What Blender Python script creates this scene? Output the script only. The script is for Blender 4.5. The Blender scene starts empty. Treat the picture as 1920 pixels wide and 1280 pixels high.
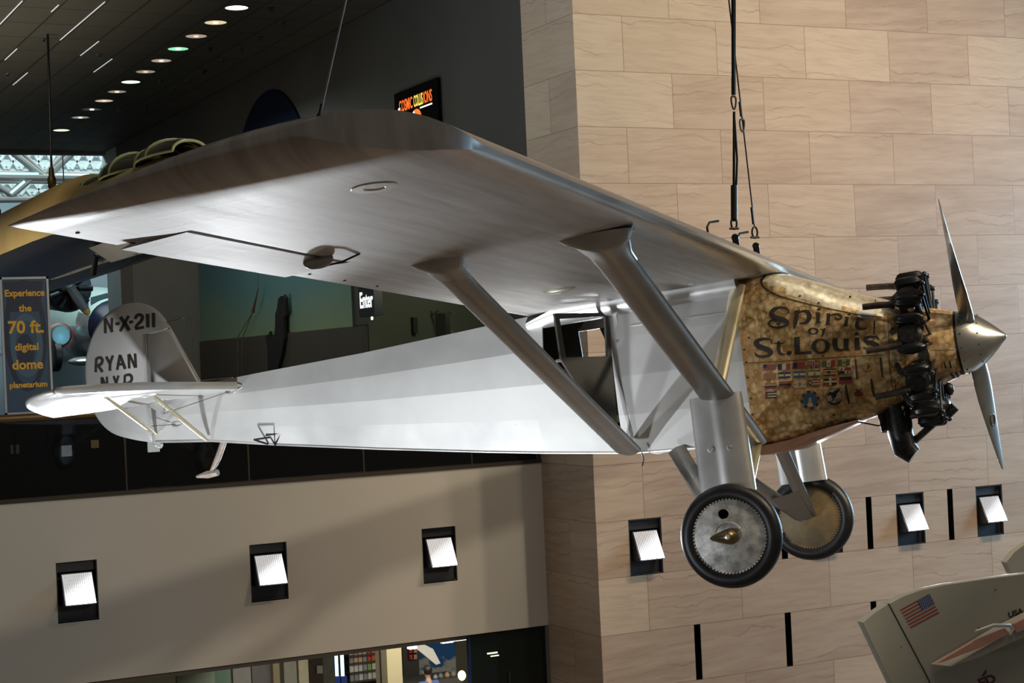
import bpy, bmesh, math, random
from mathutils import Vector, Matrix
from mathutils.bvhtree import BVHTree

random.seed(7)
sc = bpy.context.scene
C = sc.collection

# ------------------------------------------------------------------ camera
# world: +X along the stone wall to the right, +Y away into the hall, +Z up; the eye is at the origin,
# about 1.5 m above the upper gallery floor
FPX = 3239.3
CAM_B = ((0.8924653134468219, -0.44883322868502135, -0.04532545777424962),
         (-0.036603184854205585, 0.028095306462059128, -0.9989348630483029),
         (0.4496285924547001, 0.8931737717728742, 0.008645360849778357))
cam_data = bpy.data.cameras.new('camera')
cam_data.sensor_width = 36.0
cam_data.lens = FPX / 1920 * 36.0
cam_data.clip_start, cam_data.clip_end = 0.1, 300
cam = bpy.data.objects.new('camera', cam_data)
C.objects.link(cam)
r_, d_, f_ = (Vector(v) for v in CAM_B)
mw = Matrix.Identity(4)
for i in range(3):
    mw[i][0], mw[i][1], mw[i][2] = r_[i], -d_[i], -f_[i]
cam.matrix_world = mw
sc.camera = cam

# ------------------------------------------------------------------ world, view and hall lamps
sc.view_settings.view_transform = 'Standard'
sc.view_settings.look = 'None'
sc.view_settings.exposure = 0.0
sc.view_settings.gamma = 1.0
sc.view_settings.use_curve_mapping = False
world = bpy.data.worlds.new('museum_air')
sc.world = world
world.use_nodes = True
world.node_tree.nodes['Background'].inputs[0].default_value = (0.80, 0.72, 0.62, 1)
world.node_tree.nodes['Background'].inputs[1].default_value = 0.09


def lamp(name, kind, loc, target, power, color, size=0.5, angle=60, blend=0.5, size_y=None):
    l = bpy.data.lights.new(name, kind)
    l.energy = power
    l.color = color
    if kind == 'AREA':
        l.size = size
        if size_y:
            l.shape = 'RECTANGLE'
            l.size_y = size_y
    if kind == 'SPOT':
        l.spot_size = math.radians(angle)
        l.spot_blend = blend
        l.shadow_soft_size = size
    if kind == 'POINT':
        l.shadow_soft_size = size
    o = bpy.data.objects.new(name, l)
    C.objects.link(o)
    o.location = loc
    if target is not None:
        o.rotation_euler = (Vector(target) - Vector(loc)).to_track_quat('-Z', 'Y').to_euler()
    return o


WARM = (1.0, 0.80, 0.56)
COLD = (0.88, 0.94, 1.0)
SKYB = (0.42, 0.72, 1.0)
# ceiling spots that wash the stone from above
lamp('ceiling_spot', 'SPOT', (17.0, 11.5, 13.0), (15.8, 20.3, -0.5), 3300, WARM, 0.35, 80, 0.9)
lamp('ceiling_spot', 'SPOT', (13.5, 11.0, 12.0), (12.5, 20.3, 4.5), 1900, (1.0, 0.82, 0.52), 0.5, 46, 1.0)
lamp('ceiling_spot', 'SPOT', (19.5, 12.0, 12.0), (16.3, 20.3, -4.5), 4600, (1.0, 0.74, 0.58), 0.5, 60, 0.9)
# spot that throws the shadow of the wing and of the stone corner on the balcony front
lamp('balcony_spot', 'SPOT', (15.0, 3.0, 5.2), (5.6, 21.8, -2.6), 3000, (1.0, 0.86, 0.66), 0.25, 38, 0.7)
# floodlights of the opposite side of the hall (out of the frame, left), same make as the visible ones
lamp('hall_flood', 'SPOT', (-9.0, 11.0, -3.4), (5.0, 14.0, -2.0), 1150, COLD, 0.30, 34, 1.0)
lamp('hall_flood', 'SPOT', (-9.0, 8.5, -3.6), (7.2, 11.8, -1.3), 2000, COLD, 0.14, 20, 1.0)
# floodlight washing the underside from the lower floor
lamp('floor_flood', 'SPOT', (1.8, 11.8, -7.2), (5.2, 14.4, -1.0), 5600, COLD, 0.3, 56, 1.0)
# dusk daylight from the glass bay at the right end of the hall
lamp('daylight_bay', 'AREA', (30.0, 18.0, 1.0), (6.0, 17.0, 0.9), 3400, SKYB, 9.0, size_y=4.5)
# overhead hall lighting
lamp('hall_light', 'AREA', (9.0, 6.0, 12.0), (9.0, 10.0, 0.0), 330, (1.0, 0.88, 0.72), 6.0)
# warm light that falls on the nose and the near wheel
lamp('ceiling_spot', 'SPOT', (12.5, 2.0, 9.0), (9.0, 10.8, -0.7), 4200, (1.0, 0.83, 0.58), 0.3, 24, 0.8)
# unseen fill added by the wall, standing in for daylight at the gallery mouth
lamp('gallery_fill', 'AREA', (7.0, 23.6, 5.6), (11.3, 23.4, 2.5), 45, (0.80, 0.95, 1.0), 1.2)
# unseen fill lamp added to lift the dark gallery ceiling
lamp('gallery_fill', 'AREA', (3.0, 30.0, -1.2), (3.5, 31.0, 6.0), 520, (1.0, 0.93, 0.74), 5.0)
lamp('gallery_fill', 'SPOT', (4.2, 26.5, 5.6), (6.6, 29.5, 2.9), 130, (1.0, 0.85, 0.6), 0.2, 80, 1.0)  # unseen fill spot added to brighten the tan aeroplane


# ------------------------------------------------------------------ helpers
def P_world(px, n, c):
    """point where the line of sight through a pixel meets the plane n.x = c"""
    d = r_ * ((px[0] - 960) / FPX) + d_ * ((px[1] - 640) / FPX) + f_
    n = Vector(n)
    return d * (c / n.dot(d))


def tag(o, label=None, cat=None, group=None, kind=None):
    if label: o['label'] = label
    if cat: o['category'] = cat
    if group: o['group'] = group
    if kind: o['kind'] = kind
    return o


def empty(name, loc=(0, 0, 0), mat=None, parent=None):
    o = bpy.data.objects.new(name, None)
    o.empty_display_size = 0.2
    C.objects.link(o)
    if mat is not None:
        o.matrix_world = mat
    else:
        o.location = loc
    if parent: o.parent = parent
    return o


class MB:
    """collects shapes into one mesh"""
    def __init__(s):
        s.v, s.f, s.m, s.uv = [], [], [], {}

    def add(s, vs, fs, mi=0):
        b = len(s.v)
        s.v += [tuple(v) for v in vs]
        for f in fs:
            s.f.append([b + i for i in f])
            s.m.append(mi)
        return b

    def box(s, c, size, rot=None, mi=0):
        hx, hy, hz = (k / 2 for k in size)
        vs = [Vector((x, y, z)) for x in (-hx, hx) for y in (-hy, hy) for z in (-hz, hz)]
        if rot is not None: vs = [rot @ v for v in vs]
        c = Vector(c)
        s.add([v + c for v in vs], [(0, 1, 3, 2), (4, 6, 7, 5), (0, 4, 5, 1), (2, 3, 7, 6), (0, 2, 6, 4), (1, 5, 7, 3)], mi)
        return s

    def box2(s, a, b, mi=0):
        return s.box([(a[i] + b[i]) / 2 for i in range(3)], [abs(b[i] - a[i]) for i in range(3)], None, mi)

    def rings(s, rings, closed=True, caps=(True, True), mi=0):
        n = len(rings[0])
        b = len(s.v)
        for r in rings: s.v += [tuple(p) for p in r]
        for i in range(len(rings) - 1):
            for j in range(n if closed else n - 1):
                k = (j + 1) % n
                s.f.append([b + i * n + j, b + i * n + k, b + (i + 1) * n + k, b + (i + 1) * n + j]); s.m.append(mi)
        if caps[0]: s.f.append([b + j for j in range(n)][::-1]); s.m.append(mi)
        if caps[1]: s.f.append([b + (len(rings) - 1) * n + j for j in range(n)]); s.m.append(mi)
        return s

    def tube(s, pts, r, n=10, mi=0, caps=(True, True), flat=None):
        """round tube along pts; r number or list; flat=(axis, factor) squeezes a section along a direction"""
        pts = [Vector(p) for p in pts]
        rs = r if isinstance(r, (list, tuple)) else [r] * len(pts)
        out = []
        up = None
        for i, p in enumerate(pts):
            t = (pts[min(i + 1, len(pts) - 1)] - pts[max(i - 1, 0)]).normalized()
            if up is None:
                up = Vector((0, 0, 1)) if abs(t.z) < 0.9 else Vector((1, 0, 0))
            a = (up - t * up.dot(t)).normalized()
            b = t.cross(a)
            up = a
            out.append([p + (a * math.cos(2 * math.pi * k / n) + b * math.sin(2 * math.pi * k / n)) * rs[i] for k in range(n)])
        return s.rings(out, True, caps, mi)

    def lathe(s, prof, o, ax, n=32, mi=0, caps=(True, True)):
        """prof: (along, radius)"""
        ax = Vector(ax).normalized(); o = Vector(o)
        a = ax.orthogonal().normalized(); b = ax.cross(a)
        return s.rings([[o + ax * x + (a * math.cos(2 * math.pi * k / n) + b * math.sin(2 * math.pi * k / n)) * max(r, 1e-4)
                         for k in range(n)] for x, r in prof], True, caps, mi)

    def prism(s, poly, o, u, v, w, depth, mi=0):
        """extrude 2-D polygon (in axes u,v at o) along w by depth"""
        o, u, v, w = Vector(o), Vector(u), Vector(v), Vector(w)
        a = [o + u * p[0] + v * p[1] for p in poly]
        return s.rings([a, [p + w * depth for p in a]], True, (True, True), mi)

    def quad(s, a, b, c, d, mi=0):
        s.add([a, b, c, d], [(0, 1, 2, 3)], mi)
        return s

    def blob(s, c, r, n=12, m=8, mi=0, rot=None):
        c = Vector(c)
        rings = []
        for i in range(m + 1):
            th = math.pi * i / m
            ring = []
            for k in range(n):
                p = Vector((r[0] * math.sin(th) * math.cos(2 * math.pi * k / n), r[1] * math.sin(th) * math.sin(2 * math.pi * k / n), r[2] * math.cos(th)))
                if rot is not None: p = rot @ p
                ring.append(c + p)
            rings.append(ring)
        return s.rings(rings, True, (False, False), mi)

    def build(s, name, mats, parent=None, smooth=35, fix=True):
        me = bpy.data.meshes.new(name)
        me.from_pydata(s.v, [], s.f)
        for m in (mats if isinstance(mats, (list, tuple)) else [mats]): me.materials.append(m)
        me.polygons.foreach_set('material_index', s.m)
        if fix:
            bm = bmesh.new(); bm.from_mesh(me)
            bmesh.ops.remove_doubles(bm, verts=bm.verts, dist=1e-6)
            bmesh.ops.recalc_face_normals(bm, faces=bm.faces)
            bm.to_mesh(me); bm.free()
        if smooth:
            me.polygons.foreach_set('use_smooth', [True] * len(me.polygons))
            me.set_sharp_from_angle(angle=math.radians(smooth))
        me.update()
        o = bpy.data.objects.new(name, me)
        C.objects.link(o)
        if parent is not None: o.parent = parent
        return o


def struct(name, mb, mats, smooth=0, fix=True, parent=None):
    o = mb.build(name, mats, parent, smooth, fix)
    o['kind'] = 'structure'
    return o


# ------------------------------------------------------------------ materials
MATS = {}


def mat(name, color, metallic=0.0, rough=0.5, emit=None, estr=0.0, spec=0.5, coat=0.0):
    if name in MATS: return MATS[name]
    m = bpy.data.materials.new(name)
    m.use_nodes = True
    b = m.node_tree.nodes['Principled BSDF']
    b.inputs['Base Color'].default_value = (*color, 1)
    b.inputs['Metallic'].default_value = metallic
    b.inputs['Roughness'].default_value = rough
    b.inputs['Specular IOR Level'].default_value = spec
    b.inputs['Coat Weight'].default_value = coat
    if emit:
        b.inputs['Emission Color'].default_value = (*emit, 1)
        b.inputs['Emission Strength'].default_value = estr
    MATS[name] = m
    return m


class NT:
    def __init__(s, m):
        s.t = m.node_tree; s.b = s.t.nodes['Principled BSDF']

    def n(s, kind, **kw):
        nd = s.t.nodes.new(kind)
        for k, v in kw.items():
            if k.startswith('_'): setattr(nd, k[1:], v)
            else:
                nd.inputs[k.replace('__', ' ')].default_value = v
        return nd

    def l(s, a, b):
        s.t.links.new(a, b)

    def math(s, op, a, b=None, c=None):
        nd = s.t.nodes.new('ShaderNodeMath'); nd.operation = op
        for i, x in enumerate((a, b, c)):
            if x is None: continue
            if isinstance(x, (int, float)): nd.inputs[i].default_value = x
            else: s.l(x, nd.inputs[i])
        return nd.outputs[0]

    def ramp(s, fac, stops, interp='LINEAR'):
        nd = s.t.nodes.new('ShaderNodeValToRGB')
        nd.color_ramp.interpolation = interp
        e = nd.color_ramp.elements
        while len(e) < len(stops): e.new(0.5)
        for i, (p, c) in enumerate(stops):
            e[i].position = p
            e[i].color = (*c, 1) if len(c) == 3 else c
        s.l(fac, nd.inputs[0])
        return nd.outputs[0]

    def mix(s, fac, a, b, mode='MIX'):
        nd = s.t.nodes.new('ShaderNodeMix'); nd.data_type = 'RGBA'; nd.blend_type = mode
        for sock, x in ((nd.inputs[0], fac), (nd.inputs[6], a), (nd.inputs[7], b)):
            if isinstance(x, (int, float)): sock.default_value = x
            elif isinstance(x, tuple): sock.default_value = (*x, 1) if len(x) == 3 else x
            else: s.l(x, sock)
        return nd.outputs[2]

    def coords(s, which='Object', scale=(1, 1, 1), loc=(0, 0, 0), rot=(0, 0, 0)):
        tc = s.t.nodes.new('ShaderNodeTexCoord')
        mp = s.t.nodes.new('ShaderNodeMapping')
        mp.inputs['Scale'].default_value = scale
        mp.inputs['Location'].default_value = loc
        mp.inputs['Rotation'].default_value = rot
        s.l(tc.outputs[which], mp.inputs[0])
        return mp.outputs[0]

    def noise(s, vec, scale, detail=3, rough=0.5, dim='3D', w=None, dist=0.0):
        nd = s.t.nodes.new('ShaderNodeTexNoise'); nd.noise_dimensions = dim
        nd.inputs['Scale'].default_value = scale
        nd.inputs['Detail'].default_value = detail
        nd.inputs['Roughness'].default_value = rough
        nd.inputs['Distortion'].default_value = dist
        s.l(vec, nd.inputs['Vector'])
        if w is not None: s.l(w, nd.inputs['W'])
        return nd.outputs[0]

    def bump(s, h, strength, dist=0.01):
        nd = s.t.nodes.new('ShaderNodeBump')
        nd.inputs['Strength'].default_value = strength
        nd.inputs['Distance'].default_value = dist
        s.l(h, nd.inputs['Height'])
        s.l(nd.outputs[0], s.b.inputs['Normal'])


def mottled(name, c1, c2, scale=3.0, metallic=0.0, rough=0.5, stretch=(1, 1, 1), bump=0.0, detail=4, rvar=0.0):
    """colour wanders between c1 and c2"""
    if name in MATS: return MATS[name]
    m = mat(name, c1, metallic, rough)
    t = NT(m)
    v = t.coords('Object', stretch)
    nz = t.noise(v, scale, detail, 0.55)
    t.l(t.ramp(nz, [(0.32, c1), (0.68, c2)]), t.b.inputs['Base Color'])
    if rvar: t.l(t.math('MULTIPLY_ADD', nz, rvar, rough - rvar / 2), t.b.inputs['Roughness'])
    if bump: t.bump(nz, bump, 0.01)
    return m


def stone_material():
    """pink-beige marble slabs 1.524 x 0.762 m in running bond; UV in metres"""
    m = mat('marble_slabs', (0.5, 0.4, 0.3), 0, 0.42)
    t = NT(m)
    tc = t.t.nodes.new('ShaderNodeUVMap'); tc.uv_map = 'UVMap'
    uv = tc.outputs[0]
    def brick(c1, c2, mortar, ms):
        b = t.n('ShaderNodeTexBrick', Scale=1.0)
        b.inputs['Color1'].default_value = (*c1, 1); b.inputs['Color2'].default_value = (*c2, 1)
        b.inputs['Mortar'].default_value = (*mortar, 1)
        b.inputs['Mortar Size'].default_value = ms; b.inputs['Mortar Smooth'].default_value = 0.3
        b.inputs['Brick Width'].default_value = 1.524; b.inputs['Row Height'].default_value = 0.762
        b.offset = 0.5; b.offset_frequency = 2
        t.l(uv, b.inputs['Vector'])
        return b
    rnd = brick((0, 0, 0), (1, 1, 1), (0.5, 0.5, 0.5), 0.0)
    rid = t.math('MULTIPLY', rnd.outputs[0], 37.0)
    sep = t.n('ShaderNodeSeparateXYZ'); t.l(uv, sep.inputs[0])
    # every slab carries its own piece of the bedding, tilted a little
    tilt = t.math('MULTIPLY', t.math('SUBTRACT', rnd.outputs[0], 0.5), 0.14)
    y = t.math('ADD', sep.outputs[1], t.math('MULTIPLY', sep.outputs[0], tilt))
    com = t.n('ShaderNodeCombineXYZ')
    t.l(t.math('MULTIPLY', sep.outputs[0], 0.55), com.inputs[0]); t.l(t.math('MULTIPLY', y, 5.0), com.inputs[1]); t.l(rid, com.inputs[2])
    wob = t.noise(com.outputs[0], 1.1, 5, 0.6)
    fine = t.noise(com.outputs[0], 3.2, 6, 0.65)
    base = t.ramp(rnd.outputs[0], [(0.0, (0.40, 0.305, 0.230)), (0.45, (0.45, 0.345, 0.258)), (0.75, (0.50, 0.392, 0.288)), (1.0, (0.56, 0.460, 0.345))])
    col = t.mix(t.ramp(wob, [(0.35, (0, 0, 0)), (0.72, (0.75, 0.75, 0.75))]), base, (0.58, 0.475, 0.365))
    col = t.mix(t.ramp(fine, [(0.36, (0.30, 0.30, 0.30)), (0.55, (0, 0, 0))]), col, (0.34, 0.235, 0.165))
    # stylolite veins: wavering near-horizontal lines, some bold, most faint
    com2 = t.n('ShaderNodeCombineXYZ')
    t.l(t.math('MULTIPLY', sep.outputs[0], 1.0), com2.inputs[0]); t.l(t.math('MULTIPLY', y, .9), com2.inputs[1]); t.l(rid, com2.inputs[2])
    w1 = t.math('SUBTRACT', t.noise(com2.outputs[0], 1.6, 2, 0.5), .5)
    w2 = t.math('SUBTRACT', t.noise(com2.outputs[0], 9.0, 4, 0.65), .5)
    lines = t.math('ADD', t.math('MULTIPLY_ADD', y, 7.5, rid), t.math('ADD', t.math('MULTIPLY', w1, 2.2), t.math('MULTIPLY', w2, .55)))
    fr = t.math('ABSOLUTE', t.math('SUBTRACT', t.math('FRACT', lines), 0.5))
    wn = t.n('ShaderNodeTexWhiteNoise'); wn.noise_dimensions = '1D'
    t.l(t.math('ADD', t.math('FLOOR', lines), t.math('MULTIPLY', rid, 3.1)), wn.inputs['W'])
    gate = t.math('MULTIPLY', t.ramp(wn.outputs[0], [(0.35, (0.06, 0.06, 0.06)), (0.97, (0.85, 0.85, 0.85))]), t.ramp(t.noise(com2.outputs[0], 2.3, 2), [(0.35, (0.15, 0.15, 0.15)), (0.6, (1, 1, 1))]))
    vein = t.math('MULTIPLY', t.ramp(fr, [(0.0, (1, 1, 1)), (0.035, (0.75, 0.75, 0.75)), (0.11, (0, 0, 0))]), gate)
    col = t.mix(t.math('MULTIPLY', vein, .8), col, (0.27, 0.185, 0.135))
    joint = brick((1, 1, 1), (1, 1, 1), (0, 0, 0), 0.0045)
    col = t.mix(joint.outputs[1], col, (0.25, 0.155, 0.10))
    t.l(col, t.b.inputs['Base Color'])
    h = t.math('SUBTRACT', t.math('MULTIPLY', fine, 0.15), joint.outputs[1])
    t.bump(h, 0.25, 0.006)
    return m


STONE = stone_material()
PAINT_WHITE = mottled('balcony_paint', (0.50, 0.475, 0.43), (0.53, 0.505, 0.455), 0.5, 0, 0.6)
WALL_DARK = mottled('dark_gallery_paint', (0.042, 0.040, 0.037), (0.054, 0.052, 0.049), 0.6, 0, 0.7)
BLACK = mat('matt_black', (0.006, 0.006, 0.007), 0, 0.6)
BLACKMETAL = mat('black_metal', (0.018, 0.018, 0.02), 0.3, 0.4)
FRAME_GREY = mat('lamp_box_grey', (0.030, 0.031, 0.036), 0.2, 0.5)


def sheet(name, o, u, v, us, vs, holes, m, uv0=(0, 0), parent=None, hole_depth=None, w=None, hole_mat=None):
    """flat wall in axes u,v at o, cut by holes (u0,u1,v0,v1); UV in metres; recesses run back along w"""
    o, u, v = Vector(o), Vector(u), Vector(v)
    cu = sorted(set([us[0], us[1]] + [min(max(x, us[0]), us[1]) for h in holes for x in h[:2]]))
    cv = sorted(set([vs[0], vs[1]] + [min(max(x, vs[0]), vs[1]) for h in holes for x in h[2:4]]))
    verts, faces, uvs, mi = [], [], [], []
    def q(pts, uvp, k):
        b = len(verts); verts.extend(tuple(p) for p in pts); faces.append((b, b + 1, b + 2, b + 3)); uvs.extend(uvp); mi.append(k)
    for a, b in zip(cu, cu[1:]):
        for c, d in zip(cv, cv[1:]):
            mu, mv = (a + b) / 2, (c + d) / 2
            if any(h[0] < mu < h[1] and h[2] < mv < h[3] for h in holes): continue
            q([o + u * a + v * c, o + u * b + v * c, o + u * b + v * d, o + u * a + v * d],
              [(a + uv0[0], c + uv0[1]), (b + uv0[0], c + uv0[1]), (b + uv0[0], d + uv0[1]), (a + uv0[0], d + uv0[1])], 0)
    if hole_depth:
        w = Vector(w) * hole_depth
        for h in holes:
            p = [o + u * h[0] + v * h[2], o + u * h[1] + v * h[2], o + u * h[1] + v * h[3], o + u * h[0] + v * h[3]]
            for k in range(4):
                q([p[k], p[(k + 1) % 4], p[(k + 1) % 4] + w, p[k] + w], [(0, 0)] * 4, 1)
            q([x + w for x in p], [(0, 0)] * 4, 1)
    me = bpy.data.meshes.new(name)
    me.from_pydata(verts, [], faces)
    me.materials.append(m)
    if hole_depth: me.materials.append(hole_mat or BLACK)
    me.polygons.foreach_set('material_index', mi)
    uvl = me.uv_layers.new(name='UVMap')
    for i, x in enumerate(uvs): uvl.data[i].uv = x
    me.update()
    ob = bpy.data.objects.new(name, me); C.objects.link(ob)
    ob['kind'] = 'structure'
    if parent: ob.parent = parent
    return ob


# ------------------------------------------------------------------ the hall shell
PAN = 1.524                      # slab length; rows are half of it
ROW = 0.762
U0, W0 = 11.339, 20.27           # the stone corner
W1 = W0 + 0.0745 * W0            # white balcony front, one slab further back
FLOOR_Z, DECK_Z = -10 * ROW, -2 * ROW

# stone wall: slots where three rows stand open, recesses behind the floodlights
slot_w = 0.105
slots = []
for k in range(3, 9): slots.append((U0 + k * PAN - slot_w / 2, U0 + k * PAN + slot_w / 2, -4 * ROW, -3 * ROW))
for k in range(2, 3): slots.append((U0 + k * PAN - slot_w / 2, U0 + k * PAN + slot_w / 2, -4 * ROW, -3 * ROW))
for k in range(1, 9): slots.append((U0 + k * PAN - slot_w / 2, U0 + k * PAN + slot_w / 2, -6 * ROW, -5 * ROW))
BOXW = 0.52
stone_lamps = [U0 + (k + 0.5) * PAN for k in (0, 2, 3, 4)]
recess = [(c - BOXW / 2, c + BOXW / 2, -4 * ROW, -3 * ROW) for c in stone_lamps]
sheet('wall_stone', (0, W0, 0), (1, 0, 0), (0, 0, 1), (U0, U0 + 8 * PAN), (-10 * ROW, 13 * ROW), slots + recess, STONE,
      uv0=(-U0 + 20 * PAN, 21 * ROW), hole_depth=0.30, w=(0, 1, 0))
# its return, running back to the balcony
sheet('wall_return', (U0, 0, 0), (0, -1, 0), (0, 0, 1), (-W1, -W0), (-10 * ROW, 13 * ROW), [], STONE,
      uv0=(W0 + 21.5 * PAN, 21 * ROW))
# white balcony front with three floodlight recesses
white_lamps = [4.742, 7.243, 9.700]
recess = [(c - 0.255, c + 0.255, -4 * ROW - 0.01, -3 * ROW - 0.02) for c in white_lamps]
sheet('wall_balcony', (0, W1, 0), (1, 0, 0), (0, 0, 1), (-6, U0), (-5 * ROW - 0.03, DECK_Z), recess, PAINT_WHITE, hole_depth=0.30, w=(0, 1, 0))
struct('trim_1', MB().box2((-6, W1, -5 * ROW - 0.03), (U0, W1 + 0.35, -5 * ROW - 0.02)), PAINT_WHITE)
struct('trim_2', MB().box2((-6, W1 - 0.02, DECK_Z - 0.001), (U0 - 0.002, W1 + 0.30, DECK_Z + 0.05)), mat('brown_edge', (0.035, 0.026, 0.016), 0.3, 0.5))
struct('floor', MB().box2((-14, -3, FLOOR_Z - 0.2), (26, 34.4, FLOOR_Z)), mottled('lobby_floor', (0.30, 0.21, 0.14), (0.36, 0.26, 0.18), 0.7, 0, 0.35))
# the upper gallery behind the balcony
struct('floor_gallery', MB().box2((-6, W1 + 0.30, DECK_Z - 0.3), (22, 66, DECK_Z)), mottled('gallery_carpet', (0.012, 0.013, 0.016), (0.02, 0.02, 0.022), 4, 0, 0.9))

# dark gallery side wall with the lit entrance alcove
AL0, AL1, ALT = 22.6, 28.07, 2.2
sheet('wall_gallery', (U0, 0, 0), (0, 1, 0), (0, 0, 1), (W1, 45.2), (DECK_Z, 6.02), [(AL0, AL1, DECK_Z, ALT)], WALL_DARK)
CEIL = mat('ceiling_tiles', (0.06, 0.055, 0.045), 0, 0.7)
t = NT(CEIL)
br = t.n('ShaderNodeTexBrick', Scale=1.0)
br.offset = 0.0
br.inputs['Color1'].default_value = (0.078, 0.070, 0.054, 1); br.inputs['Color2'].default_value = (0.064, 0.058, 0.046, 1)
br.inputs['Mortar'].default_value = (0.016, 0.014, 0.012, 1)
br.inputs['Mortar Size'].default_value = 0.018
br.inputs['Brick Width'].default_value = 0.632; br.inputs['Row Height'].default_value = 1.25
t.l(t.coords('Object', loc=(0.06, 0.4, 0)), br.inputs['Vector'])
t.l(br.outputs[0], t.b.inputs['Base Color'])
struct('wall_fascia', MB().box2((-8, W1, 6.25), (U0, W1 + .2, 10)), WALL_DARK)
struct('ceiling', MB().box2((-8, W1, 6.0), (U0, 46.4, 6.25)), CEIL)
struct('trim_3', MB().box2((-8, 46.4, 5.93), (14, 46.7, 6.6)), mat('ceiling_edge', (0.10, 0.10, 0.095), 0, 0.7))

# ------------------------------------------------------------------ the silver monoplane
# own axes: +X to the nose, +Y to port, +Z up; origin at the leading edge of the wing on the centre line
RA = Matrix(((0.6727606515249558, 0.7391872819584954, -0.03154786760667383),
             (-0.7319789821537408, 0.6711960619705823, 0.11705817391517676),
             (0.10770271790855968, -0.055659757329634685, 0.9926238542212832)))
PA = Vector((8.355832968333909, 11.538647699652051, 0.5362902692191921))
MA = RA.to_4x4(); MA.translation = PA
EYE = RA.transposed() @ (-PA)          # the photographer's eye in the aeroplane's axes
plane = empty('monoplane', mat=MA)
tag(plane, 'silver high-wing monoplane with gold engine cowling hanging before the marble wall', 'airplane')


def ray_ac(px):
    d = r_ * ((px[0] - 960) / FPX) + d_ * ((px[1] - 640) / FPX) + f_
    return (RA.transposed() @ d).normalized()


# --- finishes
def silver_fabric():
    m = mat('silver_doped_fabric', (0.50, 0.49, 0.47), 0.55, 0.42)
    t = NT(m)
    v = t.coords('Object', (1.0, 1.0, 1.0))
    big = t.noise(v, 1.6, 4, 0.55)
    t.l(t.ramp(big, [(0.3, (0.44, 0.43, 0.415)), (0.7, (0.56, 0.55, 0.525))]), t.b.inputs['Base Color'])
    t.l(t.math('MULTIPLY_ADD', big, 0.2, 0.36), t.b.inputs['Roughness'])
    weave = t.noise(v, 45, 2)
    t.bump(weave, 0.05, 0.002)
    return m


def silver_wing():
    """doped fabric with long brush marks along the span and faint rib lines"""
    m = mat('silver_wing_fabric', (0.5, 0.48, 0.46), 0.80, 0.5)
    t = NT(m)
    v = t.coords('Object', (7.0, 0.55, 1.0))
    st = t.noise(v, 1.5, 6, 0.62, dist=0.25)
    big = t.noise(t.coords('Object', (1, 1, 1)), 0.7, 3)
    c = t.ramp(st, [(0.30, (0.36, 0.335, 0.31)), (0.52, (0.52, 0.49, 0.46)), (0.72, (0.66, 0.63, 0.60))])
    c = t.mix(t.ramp(big, [(0.35, (0, 0, 0)), (0.7, (0.35, 0.35, 0.35))]), c, (0.40, 0.37, 0.34))
    t.l(c, t.b.inputs['Base Color'])
    sep = t.n('ShaderNodeSeparateXYZ'); t.l(t.coords('Object'), sep.inputs[0])
    # roughness lowered at the leading edge and tip bow to strengthen their highlights
    le = t.ramp(t.math('MULTIPLY_ADD', sep.outputs[0], 4.0, 1.0), [(0.2, (0, 0, 0)), (0.7, (1, 1, 1))])
    bow = t.ramp(t.math('ABSOLUTE', t.math('MULTIPLY', sep.outputs[1], .1)), [(0.700, (0, 0, 0)), (0.712, (1, 1, 1))])
    t.l(t.math('SUBTRACT', t.math('MULTIPLY_ADD', st, 0.22, 0.44), t.math('MULTIPLY', t.math('MAXIMUM', le, bow), .24)), t.b.inputs['Roughness'])
    rib = t.math('ABSOLUTE', t.math('SUBTRACT', t.math('FRACT', t.math('DIVIDE', sep.outputs[1], 0.29)), 0.5))
    ribh = t.math('MULTIPLY', t.ramp(rib, [(0.0, (1, 1, 1)), (0.09, (0, 0, 0))]), 0.25)
    t.bump(t.math('ADD', t.math('MULTIPLY', st, 0.5), ribh), 0.22, 0.006)
    return m


def engine_turned(name, dark, light, stain):
    """lacquered aluminium with rubbed swirls"""
    m = mat(name, light, 0.45, 0.36)
    t = NT(m)
    v = t.coords('Object', (1, 1, 1))
    vo = t.n('ShaderNodeTexVoronoi', Scale=21.0, Randomness=0.6)
    t.l(v, vo.inputs['Vector'])
    sepc = t.n('ShaderNodeSeparateColor'); t.l(vo.outputs['Color'], sepc.inputs[0])
    sw = t.noise(v, 26, 3, 0.6)
    k = t.math('ADD', t.math('MULTIPLY', sepc.outputs[0], 0.40), t.math('MULTIPLY_ADD', vo.outputs['Distance'], -0.55, 0.42))
    k = t.math('ADD', k, t.math('MULTIPLY', t.math('SUBTRACT', sw, 0.5), 0.9))
    c = t.ramp(k, [(0.12, dark), (0.68, light)])
    big = t.noise(v, 2.2, 4, 0.6)
    c = t.mix(t.ramp(big, [(0.42, (0, 0, 0)), (0.66, (0.85, 0.85, 0.85))]), c, stain)
    t.l(c, t.b.inputs['Base Color'])
    t.l(t.math('MULTIPLY_ADD', sepc.outputs[1], 0.25, 0.26), t.b.inputs['Roughness'])
    return m


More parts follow.
